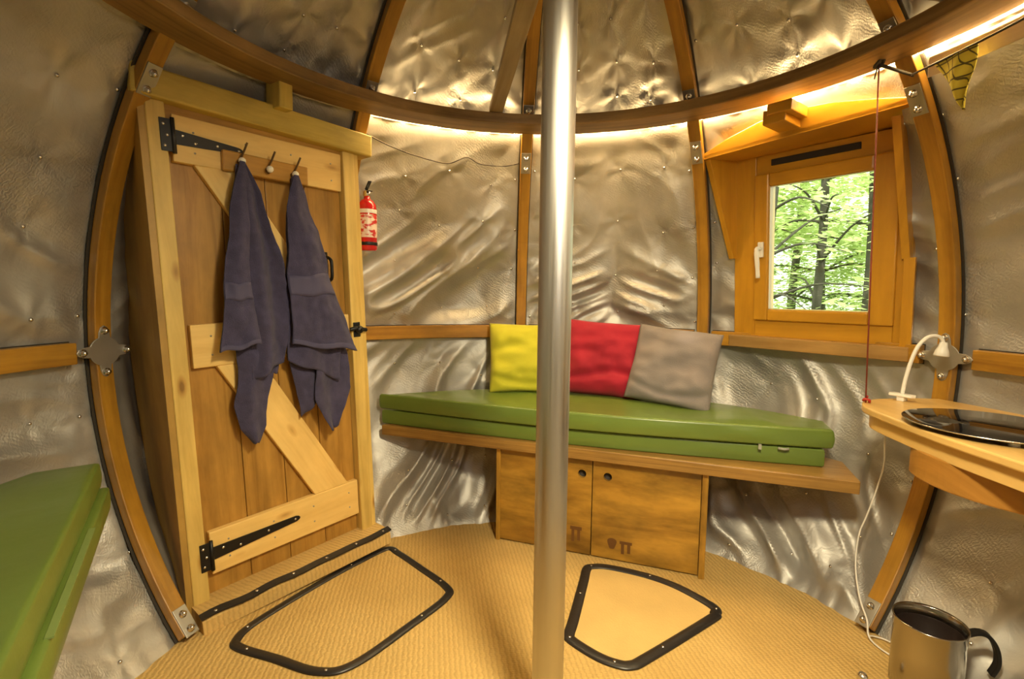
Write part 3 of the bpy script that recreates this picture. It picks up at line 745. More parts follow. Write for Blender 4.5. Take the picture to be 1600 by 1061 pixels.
# ------------------------------------------------------------------ benches
def bench_frame(az): return Matrix.Rotation(R_(-az), 4, 'Z')    # local x to the right, y outwards, origin at the room's centre
D0 = .840
def arc_y(x, r): return math.sqrt(max(r*r-x*x, .0001))
def arc_poly(x0, x1, y0a, y0b, r, n=30):
    pts = [(x0, y0a), (x1, y0b)]
    for k in range(n+1):
        x = x1+(x0-x1)*k/n; y = arc_y(x, r)
        if y > (y0a if k > n/2 else y0b)+.003: pts.append((x, y))
    return pts
def slab(x0, x1, ya, yb, r, z0, z1, rnd, seed, wr=.006, bow=0.):
    """padded layer: plan bounded by the straight front and the arc of the wall; rounded rim, slight creases"""
    def front(x):
        t = (x-x0)/(x1-x0); return ya+(yb-ya)*t-bow*math.sin(PI*t)
    def cl(n, m=.02):
        e = [0, .0015, .004, .008, .014, .022]; mid = [(.03+.94*i/n) for i in range(n+1)]
        return e+mid+[1-a for a in reversed(e)]
    us = cl(90); vs = cl(26); mb = MB()
    def plan(u, v):
        x = x0+(x1-x0)*u; f = front(x); b = max(arc_y(x, r), f+.012)
        return x, f+(b-f)*v, f, b
    def edge(u, v):
        x, y, f, b = plan(u, v)
        return min((x-x0), (x1-x), (y-f), (b-y))
    def prof(d):
        d = max(0., min(rnd, d)); return rnd-math.sqrt(max(0., rnd*rnd-(rnd-d)**2))
    def top(u, v):
        x, y, f, b = plan(u, v); k = min(1., edge(u, v)/.05)
        c = wr*mnoise.noise(Vector((x*5, y*6, seed)))*k+wr*.9*(max(0., mnoise.noise(Vector((x*14+y*6, y*4, seed+3)))-.25))*k
        return (x, y, z1-prof(edge(u, v))+c)
    def bot(u, v):
        x, y, f, b = plan(u, v); return (x, y, z0+prof(edge(u, v)))
    mb.grid(top, us, vs); mb.grid(lambda u, v: bot(1-u, v), us, vs)
    def wall(path):
        def fn(i, w):
            u, v = path[int(i)]; p = top(u, v); q = bot(u, v)
            x, y, z = p[0], p[1], q[2]+(p[2]-q[2])*w
            bulge = .003*math.sin(w*PI)+.004*mnoise.noise(Vector((x*7, z*9, seed+9)))*math.sin(w*PI)
            nx, ny = (0, -1)
            if v > .999: nx, ny = x/r, y/r
            if u > .999: nx, ny = 1, 0
            elif u < .001: nx, ny = -1, 0
            return (x+nx*bulge, y+ny*bulge, z)
        mb.grid(fn, list(range(len(path))), [0, .2, .4, .6, .8, 1.])
    wall([(u, 0) for u in us]); wall([(1, v) for v in vs]); wall([(u, 1) for u in reversed(us)]); wall([(0, v) for v in reversed(vs)])
    return mb
BA = 14.9
bench = tag(empty('corner_bench', mw=bench_frame(BA)), 'curved plywood bench with a two door cupboard beneath, along the back wall', 'bench')
xl, xr = -.465, .357       # cupboard sides in bench coordinates (centre foot = 0)
yf = D0
mb = MB(); mb.prism(arc_poly(-1.022, .835, yf-.022, yf-.035, 1.318), .405, .450, axis=2, g=0); mb.build('seat_board', M['plyedge'], bench, bevel=.004)
mb = MB(); mb.box(xl, xl+.018, yf-.004, yf+.32, .0, .405, 2); mb.build('side_panel', M['ply'], bench, bevel=.002)
mb = MB(); mb.box(xr-.006, xr+.016, yf-.012, yf+.30, .0, .405, 2); mb.build('side_panel', M['ply'], bench, bevel=.002)
def holed_door(name, x0, x1, hx, marks):
    # front board with a finger hole: ring of quads round the hole, then out to the rectangle
    z0, z1 = .006, .398; hz = .338; r = .0165; N = 32; y0, y1 = yf+.004, yf+.020
    mb = MB(); inn = [(hx+r*math.cos(2*PI*k/N), hz+r*math.sin(2*PI*k/N)) for k in range(N)]; out = []
    for k in range(N):
        c, s_ = math.cos(2*PI*k/N), math.sin(2*PI*k/N); t = 1e9
        if c > 1e-6: t = min(t, (x1-hx)/c)
        if c < -1e-6: t = min(t, (x0-hx)/c)
        if s_ > 1e-6: t = min(t, (z1-hz)/s_)
        if s_ < -1e-6: t = min(t, (z0-hz)/s_)
        out.append((hx+c*t, hz+s_*t))
    # snap nearest outer points to the corners
    for cx, cz in ((x0, z0), (x0, z1), (x1, z0), (x1, z1)):
        k = min(range(N), key=lambda k: (out[k][0]-cx)**2+(out[k][1]-cz)**2); out[k] = (cx, cz)
    vs = [(p[0], y0, p[1]) for p in inn]+[(p[0], y0, p[1]) for p in out]+[(p[0], y1, p[1]) for p in inn]+[(p[0], y1, p[1]) for p in out]
    fs = []
    for k in range(N):
        j = (k+1) % N
        fs += [(k, j, N+j, N+k), (2*N+k, 3*N+k, 3*N+j, 2*N+j), (k, 2*N+k, 2*N+j, j), (N+k, N+j, 3*N+j, 3*N+k)]
    mb.add(vs, fs, [(p[0], p[2]+p[1]) for p in vs]); d = mb.build(name, M['ply'], bench)
    mb = MB(); mb.lathe([(.0168, .0), (.0168, .018), (.0003, .018)], 24, Matrix.Translation((hx, y0+.0005, hz)) @ Matrix.Rotation(R_(-90), 4, 'X')); mb.build('finger_hole', M['insulation'], d)
    for (mx, mz, w, h, kind) in marks:
        mb = MB()
        if kind == 'blot': mb.prism([(mx+w*math.cos(a)*(1+.2*math.sin(3*a)), mz+h*math.sin(a)*(1+.15*math.cos(2*a))) for a in [2*PI*i/20 for i in range(20)]], y0-.0006, y0, axis=1)
        else:
            mb.box(mx-w, mx+w, y0-.0006, y0, mz+h*.55, mz+h); mb.box(mx-w*.75, mx-w*.25, y0-.0006, y0, mz-h, mz+h*.6); mb.box(mx+w*.25, mx+w*.75, y0-.0006, y0, mz-h*.8, mz+h*.6)
        mb.build('dark_mark', simple('dark_mark_brown', (.13, .055, .014), .5), d)  # thin dark brown marks laid on the door front
    return d
holed_door('cupboard_door', xl+.018, -.058, -.098, [(-.118, .083, .024, .032, 'tt')])
holed_door('cupboard_door', -.054, xr-.008, .004, [(.028, .070, .017, .026, 'blot'), (.082, .060, .024, .026, 'tt')])

mat = tag(empty('folded_mattress', mw=bench_frame(BA)), 'green folded mattress on the bench along the back wall, under the cushions', 'mattress', 'green bench mattresses')
slab(-1.035, .752, yf+.004, yf+.075, 1.300, .450, .517, .009, 1., bow=.040).build('lower_layer', M['green'], mat)
up = slab(-1.045, .775, yf+.000, yf+.070, 1.305, .5205, .590, .010, 2., .009, bow=.058)
up.build('upper_layer', M['green'], mat)
mb = MB(); mb.box(.535, .545, yf+.030, yf+.042, .505, .523); mb.build('fabric_tab', M['zip'], mat)
mb = MB(); mb.tube([(.60, yf+.045, .513), (.62, yf+.046, .510), (.635, yf+.051, .512)], .005, 6); mb.build('zip_pull', M['zip'], mat)

LA = -131.8
lm_ = tag(empty('folded_mattress', mw=bench_frame(LA)), 'green folded mattress in the left foreground on its own bench', 'mattress', 'green bench mattresses')
# seen from the room this bench's right hand end is the one next to the door
slab(-.86, .872, yf+.098, yf-.012, 1.300, .450, .519, .010, 5.).build('lower_layer', M['green'], lm_)
slab(-.86, .862, yf+.110, yf+.004, 1.300, .5195, .592, .010, 6.).build('upper_layer', M['green'], lm_)
mb = MB(); mb.bar((.16, yf+.036, .519), (.58, yf+.008, .519), .012, .003, (0, 1, 0)); mb.build('zip_strip', simple('pale_green_zip', (.20, .27, .08), .5), lm_)
lb = tag(empty('corner_bench', mw=bench_frame(LA)), 'wooden bench under the green mattress in the left foreground', 'bench')
mb = MB(); mb.prism(arc_poly(-.86, .835, yf+.125, yf+.03, 1.318), .405, .450, axis=2, g=0); mb.build('seat_board', M['plyedge'], lb, bevel=.004)
mb = MB(); mb.box(-.5, .60, yf+.115, yf+.133, .0, .405, 0); mb.build('front_panel', M['ply'], lb, bevel=.002)
mb = MB(); mb.box(.582, .60, yf+.133, yf+.28, .0, .405, 2); mb.build('side_panel', M['ply'], lb, bevel=.002)

# ------------------------------------------------------------------ cushions
def cushion(name, lab, mat_, b, t, wdir, w, h, th, seed, twist=0.):
    b, t, X = Vector(b), Vector(t), Vector(wdir).normalized()
    Zv = (t-b).normalized(); X = (X-Zv*X.dot(Zv)).normalized(); Yv = Zv.cross(X)
    m = frame(X, Yv, Zv, b) @ Matrix.Rotation(twist, 4, 'Y')
    N = 46; mb = MB()
    ks = [-1+2*i/N for i in range(N+1)]
    def shape(u, v, sgn):
        # corners pulled out, sides drawn in
        pin = 1-.035*(1-u*u)*(abs(v)**3)-.0; pin2 = 1-.035*(1-v*v)*(abs(u)**3)
        x = u*w/2*pin2; z = (v*pin+1)*h/2
        e = max(0., (1-u**4)*(1-v**4))**.62
        sag = 1+.25*(-v)*.6
        p = Vector((x*4.5, z*4.5, seed))
        wr = .026*mnoise.noise(Vector((x*6+1.5*z, z*15, seed)))*e+.013*mnoise.noise(Vector((x*17, z*22, seed+5)))*e
        # long sagging creases near the bottom
        cr = -.018*math.exp(-((z/h-.22+.10*math.sin(x*9+seed))/.05)**2)*e
        y = sgn*th/2*e*sag
        if sgn < 0: y += -wr-cr
        return (x+.004*mnoise.noise(p*2), y+.004*mnoise.noise(p), z+.004*mnoise.noise(p*1.7+Vector((3, 1, 2))))
    mb.grid(lambda u, v: shape(u, v, -1), ks, ks); mb.grid(lambda u, v: shape(-u, v, 1), ks, ks)
    o = mb.build(name, mat_, mw=m, weld=True, autosmooth=True)
    tag(o, lab, 'cushion', 'cushions on the bench'); return o
def tang(az): return (math.cos(R_(az)), -math.sin(R_(az)), 0)
def pol(az, r, z): return (r*math.sin(R_(az)), r*math.cos(R_(az)), z)
cushion('cushion', 'yellow square cushion leaning on the wall left of the metal pole', M['yellow'], pol(-6.2, 1.215, .588), pol(-6.2, 1.300, .905), tang(-6), .345, .335, .12, 1.3)
cushion('cushion', 'red square cushion in the middle, right of the metal pole', M['red'], pol(10.0, 1.190, .588), pol(10.5, 1.280, .925), tang(12), .370, .352, .13, 4.1, R_(2))
cushion('cushion', 'grey square cushion at the right end, overlapping the red one', M['grey'], pol(25.0, 1.120, .588), pol(25.5, 1.245, .905), tang(21), .355, .345, .12, 7.7, R_(3))

# ------------------------------------------------------------------ window
win = tag(empty('window_1', mw=WINM), 'square wooden window in a deep timber surround looking out to green trees', 'window', kind='structure')
def ring(x0, x1, z0, z1, wl, wr_, wb, wt, y0, y1, name, parent, bev=.004):
    mb = MB(); mb.box(x0, x0+wl, y0, y1, z0, z1, 2); mb.box(x1-wr_, x1, y0, y1, z0, z1, 2)
    mb.box(x0+wl, x1-wr_, y0, y1, z0, z0+wb, 0); mb.box(x0+wl, x1-wr_, y0, y1, z1-wt, z1, 0)
    return mb.build(name, M['winwood'], parent, bevel=bev)
ring(-.300, .316, .0, .735, .090, .044, .072, .078, .0, .070, 'window_frame', win)
sash = ring(-.212, .276, .070, .660, .058, .076, .045, .050, -.014, .050, 'sash', win, .006)
ring(-.160, .206, .109, .616, .008, .008, .008, .008, -.006, .02, 'glazing_bead', sash, .002)
mb = MB(); mb.box(-.155, .201, .020, .026, .114, .611, 0); mb.build('pane', M['glass'], sash)
mb = MB(); mb.box(-.150, .156, -.006, .004, .688, .712, 0); mb.build('trickle_vent', M['insulation'], win, bevel=.002)
mb = MB(); mb.box(-.190, -.168, -.026, -.014, .330, .392, 2); hd = mb.build('handle', M['white'], sash, bevel=.003); hd['label'] = 'white lever handle'
mb = MB(); mb.tube(smooth_path([(-.179, -.020, .366), (-.179, -.052, .366), (-.178, -.058, .350), (-.175, -.056, .300), (-.173, -.054, .248)], 5), [.008]*5+[.008]*5+[.009]*6+[.008]*5, 10); mb.build('lever', M['white'], hd)
# deep timber head and cheeks
top = [(-.348, .735), (.330, .764), (.330, .784), (.240, .805), (.120, .828), (-.02, .838), (-.12, .826), (-.24, .795), (-.348, .755)]
mb = MB(); mb.prism(top, -.172, -.135, axis=1, g=0); mb.build('head_board', M['winwood'], win, bevel=.003)
mb = MB(); mb.add([(-.345, -.172, .735), (.325, -.172, .764), (.325, .075, .737), (-.315, .075, .730), (-.345, -.172, .750), (.325, -.172, .780), (.325, .075, .757), (-.315, .075, .750)],
                  [(0, 1, 2, 3), (4, 7, 6, 5), (0, 4, 5, 1), (1, 5, 6, 2), (2, 6, 7, 3), (3, 7, 4, 0)], [(v, 0) for v in (0, .67, .67, 0, 0, .67, .67, 0)]); mb.build('head_soffit', M['winwood'], win)
def cheek(x0f, x1f, x0b, x1b, zb, yf_, name):
    # wedge: deep at the top, dying into the frame at zb
    A = [(x0f, yf_, .742), (x1f, yf_, .742), (x1b, .0, .742), (x0b, .0, .742)]
    B = [(x0b+(x0f-x0b)*.12, -.016, zb), (x1b+(x1f-x1b)*.12, -.016, zb), (x1b, .0, zb), (x0b, .0, zb)]
    mb = MB(); mb.add(A+B, [(0, 3, 2, 1), (4, 5, 6, 7), (0, 1, 5, 4), (1, 2, 6, 5), (2, 3, 7, 6), (3, 0, 4, 7)], [(p[2], p[0]+p[1]) for p in A+B])
    mb.build(name, M['winwood'], win, bevel=.002)
cheek(-.350, -.328, -.312, -.290, .330, -.150, 'cheek_board')
cheek(.280, .304, .292, .316, .300, -.150, 'cheek_board')
mb = MB(); mb.box(.297, .330, -.018, .0, -.020, .305, 2); mb.build('edge_strip', M['winwood'], win, bevel=.002)
mb = MB(); mb.box(-.312, .326, -.026, .06, -.048, .002, 0); mb.build('sill', wood('sill_wood', (.50, .30, .10), (.34, .18, .05), rough=.4, blotch=.3), win, bevel=.003)
p = sph(46.9, 37.9, 1.30)
mb = MB(); mb.box(-.050, .026, -.02, .10, -.026, .022, 0); mb.box(-.030, .050, -.035, .09, .000, .036, 0); o = mb.build('spacer_block', M['winwood'], bevel=.003)
o.matrix_world = Matrix.Translation(p) @ Matrix.Rotation(R_(-47.2), 4, 'Z')
tag(o, 'stepped wooden block fixed on the head of the window under the hoop', 'block')

# ------------------------------------------------------------------ corner table and the things on it
TZ = .735
tab = tag(empty('corner_table', (1.12, .16, 0)), 'curved wooden table at the right edge, hung on a red cord', 'table')
def tl(p): return (p[0]-1.12, p[1]-.16)
front = [(.962, .492), (.938, .462), (.908, .392), (.898, .250), (.896, .130), (.900, .040), (.908, -.040), (.916, -.130), (.925, -.22), (.94, -.36), (.955, -.50)]
back = []
for k in range(31):
    a = 118+(65.5-118)*k/30
    back.append((1.345*math.sin(R_(a)), 1.345*math.cos(R_(a))))
back += [(1.130, .560), (1.02, .528)]
poly = [tl(p) for p in [front[0]]]
fpts = [(q.x, q.y) for q in smooth_path([(a, b, 0) for a, b in front], 5)]
top_poly = [tl(p) for p in fpts]+[tl(p) for p in back]
mb = MB(); mb.prism(top_poly, TZ-.020, TZ, axis=2, g=1); mb.build('table_top', M['table'], tab, bevel=.004)
def inset(pts, d0, d1):
    out = []
    for i, (x, y) in enumerate(pts):
        t = i/(len(pts)-1); out.append((x+d0+(d1-d0)*t, y-.01))
    return out
fas = inset(fpts[2:], .018, .020); fas2 = [(x+.020, y) for x, y in reversed(fas)]
mb = MB(); mb.prism([tl(p) for p in fas+fas2], TZ-.064, TZ-.020, axis=2, g=1); mb.build('fascia', M['table'], tab, bevel=.002)
# rounded box under the top
dp = []
for k in range(25):
    a = R_(158+k*(258-158)/24); dp.append((1.145+.235*math.cos(a), .140+.235*math.sin(a)))
dp2 = [(1.145+(x-1.145)*.93, .140+(y-.140)*.93) for x, y in reversed(dp)]
dp_all = [(1.19, .34)]+dp[:]+[(1.24, -.085)]
mb = MB(); mb.prism([tl(p) for p in dp_all], TZ-.132, TZ-.060, axis=2, g=1); mb.build('under_box', M['drum'], tab, bevel=.004)

dc = Vector((1.060, .158, TZ))
pl = tag(empty('glass_plate', dc), 'round glossy black glass plate lying on the corner table', 'plate')
mb = MB(); mb.lathe([(.0005, .016), (.172, .016), (.1735, .0155), (.1735, .0145)], 72); mb.lathe([(.1735, .0145), (.172, .011), (.0005, .011)], 72); mb.build('glass_disc', M['blackglass'], pl)
mb = MB(); mb.lathe([(.1738, .0125), (.1745, .013), (.1745, .0145), (.1738, .015)], 72); mb.build('rim', M['chrome'], pl)
for k in range(4):
    a = R_(45+90*k+20); mb = MB(); mb.lathe([(.010, 0), (.011, .003), (.009, .011)], 12, Matrix.Translation((.145*math.cos(a), .145*math.sin(a), 0))); mb.build('foot', M['white'], pl)

lb_ = Vector((1.080, .505, TZ))
lamp = tag(empty('gooseneck_lamp', lb_), 'small white gooseneck lamp clipped to the back corner of the table', 'lamp')
mb = MB(); mb.prism([(-.030+.0, -.016), (.030, -.016), (.036, 0), (.030, .016), (-.030, .016), (-.036, 0)], .014, .022, axis=2); mb.box(-.010, .010, -.012, .012, .0, .014)
o = mb.build('clip_base', M['white'], lamp, bevel=.002); o.rotation_euler = (0, 0, R_(-58))
nk = [(0, 0, .02), (.006, 0, .070), (.018, 0, .125), (.034, 0, .170), (.058, 0, .198), (.082, 0, .204), (.100, 0, .196), (.108, 0, .176)]
mb = MB(); mb.tube(smooth_path(nk, 6), .0055, 10); mb.build('flexible_neck', M['white'], lamp)
hm = Matrix.Translation((.107, 0, .182)) @ Matrix.Rotation(R_(6), 4, 'Y') @ Matrix.Rotation(R_(180), 4, 'X')
mb = MB(); mb.lathe([(.0005, -.004), (.009, -.003), (.012, .012), (.017, .024), (.020, .038), (.0185, .041), (.016, .036)], 20, hm); hd = mb.build('lamp_head', M['white'], lamp)
mb = MB(); mb.lathe([(.0165, .035), (.010, .037), (.0005, .038)], 16, hm); mb.build('lens', simple('lamp_lens', (.55, .52, .44), .2), hd)
cb = [(1.055, .520, TZ-.03), (1.142, .665, .573), (1.130, .640, .489), (1.095, .615, .40), (1.066, .607, .316), (1.042, .600, .251), (1.015, .560, .164), (.998, .500, .091), (.992, .446, .048), (.985, .420, .012), (.992, .375, .006), (1.02, .32, .006)]
mb = MB(); mb.tube([Vector(p)-lb_ for p in smooth_path([(1.078, .53, TZ-.01)]+cb, 7)], .0026, 8); mb.tube([Vector(p)-lb_ for p in smooth_path([(.985, .420, .014), (1.01, .43, .006), (1.04, .41, .006), (1.06, .36, .006)], 6)], .0026, 8); mb.build('power_cord', M['white'], lamp)

# jug on the floor in the lower right corner
jug = tag(empty('steel_jug', (1.012, .228, 0)), 'stainless steel jug with a black handle on the floor in the right foreground', 'jug')
mb = MB(); mb.lathe([(.0005, .002), (.074, .002), (.078, .010), (.078, .120), (.077, .160), (.0785, .166), (.0785, .192), (.081, .196), (.0805, .200), (.0765, .196), (.0745, .165), (.074, .012), (.0005, .010)], 56); mb.build('body', M['jugsteel'], jug)
mb = MB(); mb.lathe([(.0748, .170), (.0738, .168), (.0735, .016), (.0005, .014)], 48); mb.build('dark_interior', simple('dark_brown', (.02, .012, .01), .4), jug)  # dark brown lining set just inside the steel wall
mb = MB(); hx = Vector((.96, -.28, 0)).normalized(); hp = [hx*.074+Vector((0, 0, .178)), hx*.100+Vector((0, 0, .192)), hx*.122+Vector((0, 0, .188)), hx*.140+Vector((0, 0, .160)), hx*.146+Vector((0, 0, .120)), hx*.135+Vector((0, 0, .085))]
pth = smooth_path(hp, 6); sdv = Vector((-hx.y, hx.x, 0))
sw = []
for i, q in enumerate(pth):
    t_ = (pth[min(i+1, len(pth)-1)]-pth[max(i-1, 0)]).normalized(); sw.append((q, sdv, t_.cross(sdv)))
mb.sweep(sw, [(-.011, -.005), (.011, -.005), (.011, .005), (-.011, .005)]); mb.build('handle', M['black'], jug, bevel=.002)
mb = MB(); mb.lathe([(.0005, .026), (.009, .025), (.013, .018), (.0135, .006), (.012, .0)], 20); o = mb.build('metal_stud', M['chrome'])
o.location = (.862, .240, 0); tag(o, 'small round metal stud on the carpet left of the steel jug', 'stud')

# ------------------------------------------------------------------ cord, bunting
ct = Vector((1.003, .468, HZ)); cbm = Vector((.947, .458, TZ)); ct = Vector((.915, .462, HZ))
root = tag(empty('support_cord', cbm), 'thin red cord hanging from the hoop to the corner of the table', 'cord')
mb = MB(); mb.tube([Vector((0, 0, -.02)), (ct-cbm)], .0022, 6); mb.build('cord', M['cord_red'], root)
mb = MB(); mb.tube(smooth_path([(.010, 0, .0), (.004, -.008, .010), (-.006, -.004, .012), (-.004, .006, .006), (.004, .008, .012), (.002, 0, .02)], 5), .004, 6); mb.build('bottom_knot', simple('bright_red_knot', (.42, .03, .02), .6), root)
k0 = ct-cbm; mb = MB(); mb.tube(smooth_path([k0+Vector(v) for v in ((-.012, 0, .012), (.006, -.010, .004), (.010, .006, -.008), (-.008, .006, -.014), (-.004, -.008, -.004), (.006, .0, .006))], 5), .005, 6)
mb.tube([k0+Vector((0, 0, -.012)), k0+Vector((-.008, -.004, -.03)), k0+Vector((-.013, -.006, -.052))], .0018, 6); mb.tube([k0+Vector((0, 0, -.01)), Vector((1.004, .450, 1.683))-cbm], .0045, 6); mb.build('top_knot', M['cord_dark'], root)
P4 = Vector((.995, .446, 1.683)); P5 = Vector((1.065, -.211, 1.690))
root = tag(empty('bunting', P4), 'bunting line with a yellow checked pennant at the top right', 'bunting')
mb = MB(); mb.tube([(P4+(P5-P4)*t+Vector((0, 0, -.012*math.sin(PI*t))))-P4 for t in [i/16 for i in range(17)]], .003, 6); mb.build('line', M['cord_dark'], root)
q0 = (P5-P4)*.115+Vector((0, 0, -.006)); q1 = (P5-P4)*.300+Vector((0, 0, -.012)); q2 = (P5-P4)*.215+Vector((.03, .0, -.150))
def pen(u, v):
    a = q0+(q1-q0)*u; b = q2; p = a+(b-a)*(v*.985); p = p+Vector((1, .1, 0))*(.010*math.sin(u*7+v*5)*(.3+v*(1-v)*2)); return tuple(p)
mb = MB(); mb.grid(pen, [i/14 for i in range(15)], [i/18 for i in range(19)]); mb.uv = [(v[0]+v[1], v[2]) for v in mb.v]; mb.build('pennant', M['plaid'], root, solid=.0012)
# pale level batten at hoop height on the right
pth = []
for k in range(13):
    a = A0+144+3+(36-6)*k/12; pth.append((sph(a, 36.9, 1.375), Vector((0, 0, 1)), (sph(a, 36.9, 1)-Vector((0, 0, ZE))).normalized()))
o0 = pth[6][0].copy(); mb = MB(); mb.sweep([(p-o0, x, y) for p, x, y in pth], [(-.028, -.012), (.028, -.012), (.028, .018), (-.028, .018)])
o = mb.build('upper_batten', wood('pale_batten', (.62, .50, .36), (.50, .38, .25), rough=.5, blotch=.15), bevel=.003); o.location = o0
tag(o, 'pale level batten high on the right wall above the checked pennant', 'batten')

# ------------------------------------------------------------------ floor hatches
def hatch(lab, pts, w, seed, grp):
    c = sum((Vector((a, b, 0)) for a, b in pts), Vector())/len(pts)
    root = tag(empty('floor_hatch', c), lab, 'hatch', grp)
    loop = smooth_path([Vector((a, b, 0))-c for a, b in pts], 8, closed=True)
    path = []; n_ = len(loop)
    for i, p in enumerate(loop):
        t_ = (loop[(i+1) % n_]-loop[(i-1) % n_]).normalized(); path.append((p+Vector((0, 0, .001)), Vector((t_.y, -t_.x, 0)), Vector((0, 0, 1))))
    mb = MB(); mb.sweep(path, [(-w, 0), (w, 0), (w*.93, .004), (w*.55, .0065), (0, .0075), (-w*.55, .0065), (-w*.93, .004)], closed=True, smooth=True)
    rim = mb.build('rubber_rim', M['rubber'], root)
    mb = MB(); mb.prism([(p.x, p.y) for p in loop], .0004, .0022, axis=2); mb.build('carpet_panel', M['carpet'] if seed == 3 else M['carpet_smooth'], root)
    rng = random.Random(seed)
    for k in range(7):
        p = loop[int((k+.4)/7*n_)]; b = MB(); b.lathe([(.0045, 0), (.004, .0015), (.0003, .0022)], 8, Matrix.Translation(p+Vector((0, 0, .0083)))); b.build('rivet', M['chrome'], rim)
hatch('left floor hatch with a black rubber rim in front of the door', [(-.937, .222), (-.927, .308), (-.829, .528), (-.740, .690), (-.667, .796), (-.610, .765), (-.496, .670), (-.372, .560), (-.355, .495), (-.436, .342), (-.547, .162), (-.638, .126), (-.78, .161), (-.904, .191)], .0150, 3, 'hatches in the floor')
hatch('right floor hatch with a black rubber rim in front of the cupboard', [(.142, .728), (.165, .748), (.228, .750), (.36, .707), (.463, .643), (.553, .540), (.550, .500), (.524, .468), (.290, .273), (.235, .236), (.190, .240), (.137, .267), (.072, .323), (.064, .350), (.080, .420), (.125, .642)], .0180, 4, 'hatches in the floor')

# ------------------------------------------------------------------ the wood outside
def tree(x, y, hgt, r, lean, seed, nleaf, lab, crown=1.3, zb=-1.6):
    rng = random.Random(seed)
    root = tag(empty('beech_tree', (x, y, zb)), lab, 'tree', 'trees outside the window')
    mb = MB(); pts = [Vector((lean*t*hgt+.05*math.sin(t*7+seed), .04*math.cos(t*6+seed), t*hgt)) for t in [i/12 for i in range(13)]]
    mb.tube(pts, [r*(1-.5*i/12) for i in range(13)], 10)
    br = []
    for k in range(16):
        t = rng.uniform(.35, .95); p = pts[int(t*12)]; a = rng.uniform(0, 2*PI); L = rng.uniform(.5, 1.2)*crown
        e = p+Vector((math.cos(a)*L, math.sin(a)*L, rng.uniform(-.15, .45)*L)); mid = (p+e)/2+Vector((0, 0, .1))
        mb.tube(smooth_path([p, mid, e], 5), [r*.28*(1-.8*i/10) for i in range(11)], 5); br.append((p, e))
    mb.build('trunk', M['bark'], root)
    vs = []; fs = []; 
    for k in range(nleaf):
        p, e = br[rng.randrange(len(br))]; t = rng.uniform(.25, 1.1); c = p+(e-p)*t+Vector((rng.gauss(0, .22), rng.gauss(0, .22), rng.gauss(0, .10)))
        a = rng.uniform(0, 2*PI); ti = rng.gauss(0, .35); s_ = rng.uniform(.022, .042)
        X = Vector((math.cos(a), math.sin(a), ti*.5)).normalized(); Yv = Vector((-math.sin(a), math.cos(a), ti)).normalized()
        b = len(vs); vs += [c-X*s_*1.5, c-Yv*s_*.7, c+X*s_*1.5, c+Yv*s_*.7]; fs.append((b, b+1, b+2, b+3))
    mb = MB(); mb.add(vs, fs); o = mb.build('foliage', M['leaf'], root); o['kind'] = 'stuff'
vd = Vector((.44, .90)).normalized(); vp = Vector((vd.y, -vd.x))
TREES = [(3.0, -.40, .060, .01, 'slim dark tree trunk near the left side of the window view'),
         (4.1, .10, .062, -.02, 'slim leaning tree seen through the middle of the window'),
         (4.6, .52, .075, .00, 'dark trunk right of the middle in the window view'),
         (5.6, -.75, .085, .02, 'leafy tree farther back at the left of the window view'),
         (6.3, .15, .070, -.01, 'leafy tree far back behind the middle of the window view'),
         (5.2, 1.25, .075, -.03, 'leafy tree at the right edge of the window view'),
         (7.5, -.25, .09, .0, 'farthest pale green tree left of the middle of the window view'),
         (7.6, 1.0, .09, .01, 'farthest pale green tree right of the middle of the window view')]
for k, (d, o_, r, ln, lab) in enumerate(TREES):
    x = .99+vd.x*d+vp.x*o_; y = .93+vd.y*d+vp.y*o_
    tree(x, y, 5.2, r, ln, 40+k, [300, 900, 900, 7000, 7000, 7000, 9000, 9000][k], lab, 1.25)
mb = MB(); mb.add([(-12, -6, -1.6), (18, -6, -1.6), (18, 22, -1.6), (-12, 22, -1.6)], [(0, 1, 2, 3)])
tag(mb.build('forest_ground', M['dirt']), 'leafy forest ground outside the window', 'ground', kind='structure')

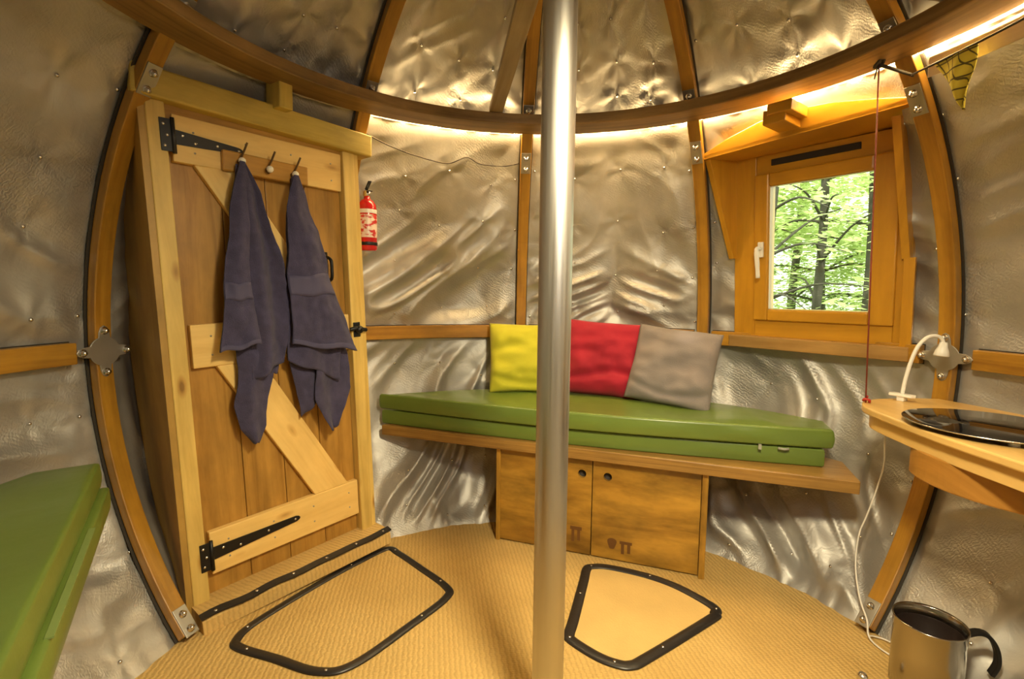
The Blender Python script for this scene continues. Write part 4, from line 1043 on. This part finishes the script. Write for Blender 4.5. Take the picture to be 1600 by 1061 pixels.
# ------------------------------------------------------------------ light
def light(name, typ, loc, energy, col, size=.1, target=None, sy=None):
    l = bpy.data.lights.new(name, typ); l.energy = energy; l.color = col
    if typ == 'AREA':
        l.size = size
        l.spread = R_(140)
        if sy: l.shape = 'RECTANGLE'; l.size_y = sy
        else: l.shape = 'DISK'
    elif typ == 'POINT': l.shadow_soft_size = size
    elif typ == 'SUN': l.angle = R_(3)
    o = bpy.data.objects.new(name, l); COL.objects.link(o); o.location = loc
    if target is not None: o.rotation_euler = (Vector(target)-Vector(loc)).to_track_quat('-Z', 'Y').to_euler()
    return o
WARM = (1., .84, .53)
light('warm_fill', 'AREA', (.28, -.58, 1.63), 22, WARM, .22, (.08, .22, .0))  # unseen warm fill added below hoop height; no lamp fitting hangs here
light('back_fill', 'AREA', (.55, -1.10, 1.45), 2.5, (1., .92, .80), .5, (-.5, .5, .7))  # pale fill added beside the camera, with no window built there
light('sun', 'SUN', (0, 0, 8), 7.0, (1., .96, .85), target=(3.2, 6, 0))
w = bpy.data.worlds.new('overcast'); w.use_nodes = True; SC.world = w
bg = w.node_tree.nodes['Background']; bg.inputs['Color'].default_value = (.86, 1., .70, 1); bg.inputs['Strength'].default_value = 3.2

# ------------------------------------------------------------------ camera
yaw, pitch, roll = -.0845453, -.0896389, -.0114983
def world_dir(X2, U2, D=1.):
    c, s = math.cos(roll), math.sin(roll); X = X2*c+U2*s; U = -X2*s+U2*c
    c, s = math.cos(pitch), math.sin(pitch); Yd = D*c-U*s; Zd = D*s+U*c
    c, s = math.cos(yaw), math.sin(yaw); return Vector((X*c+Yd*s, -X*s+Yd*c, Zd))
F = world_dir(0, 0); Rt = world_dir(1, 0)-F; Up = world_dir(0, 1)-F
cam = bpy.data.cameras.new('camera'); co = bpy.data.objects.new('camera', cam); COL.objects.link(co)
co.matrix_world = frame(Rt.normalized(), Up.normalized(), -F.normalized(), (0, -1.11915, 1.04957))
cam.sensor_width = 36.; cam.lens = 778.806/1600*36; cam.clip_start = .02
SC.camera = co
vs_ = SC.view_settings
vs_.view_transform = 'Standard'; vs_.look = 'None'; vs_.exposure = .1; vs_.gamma = 1.; vs_.use_curve_mapping = False
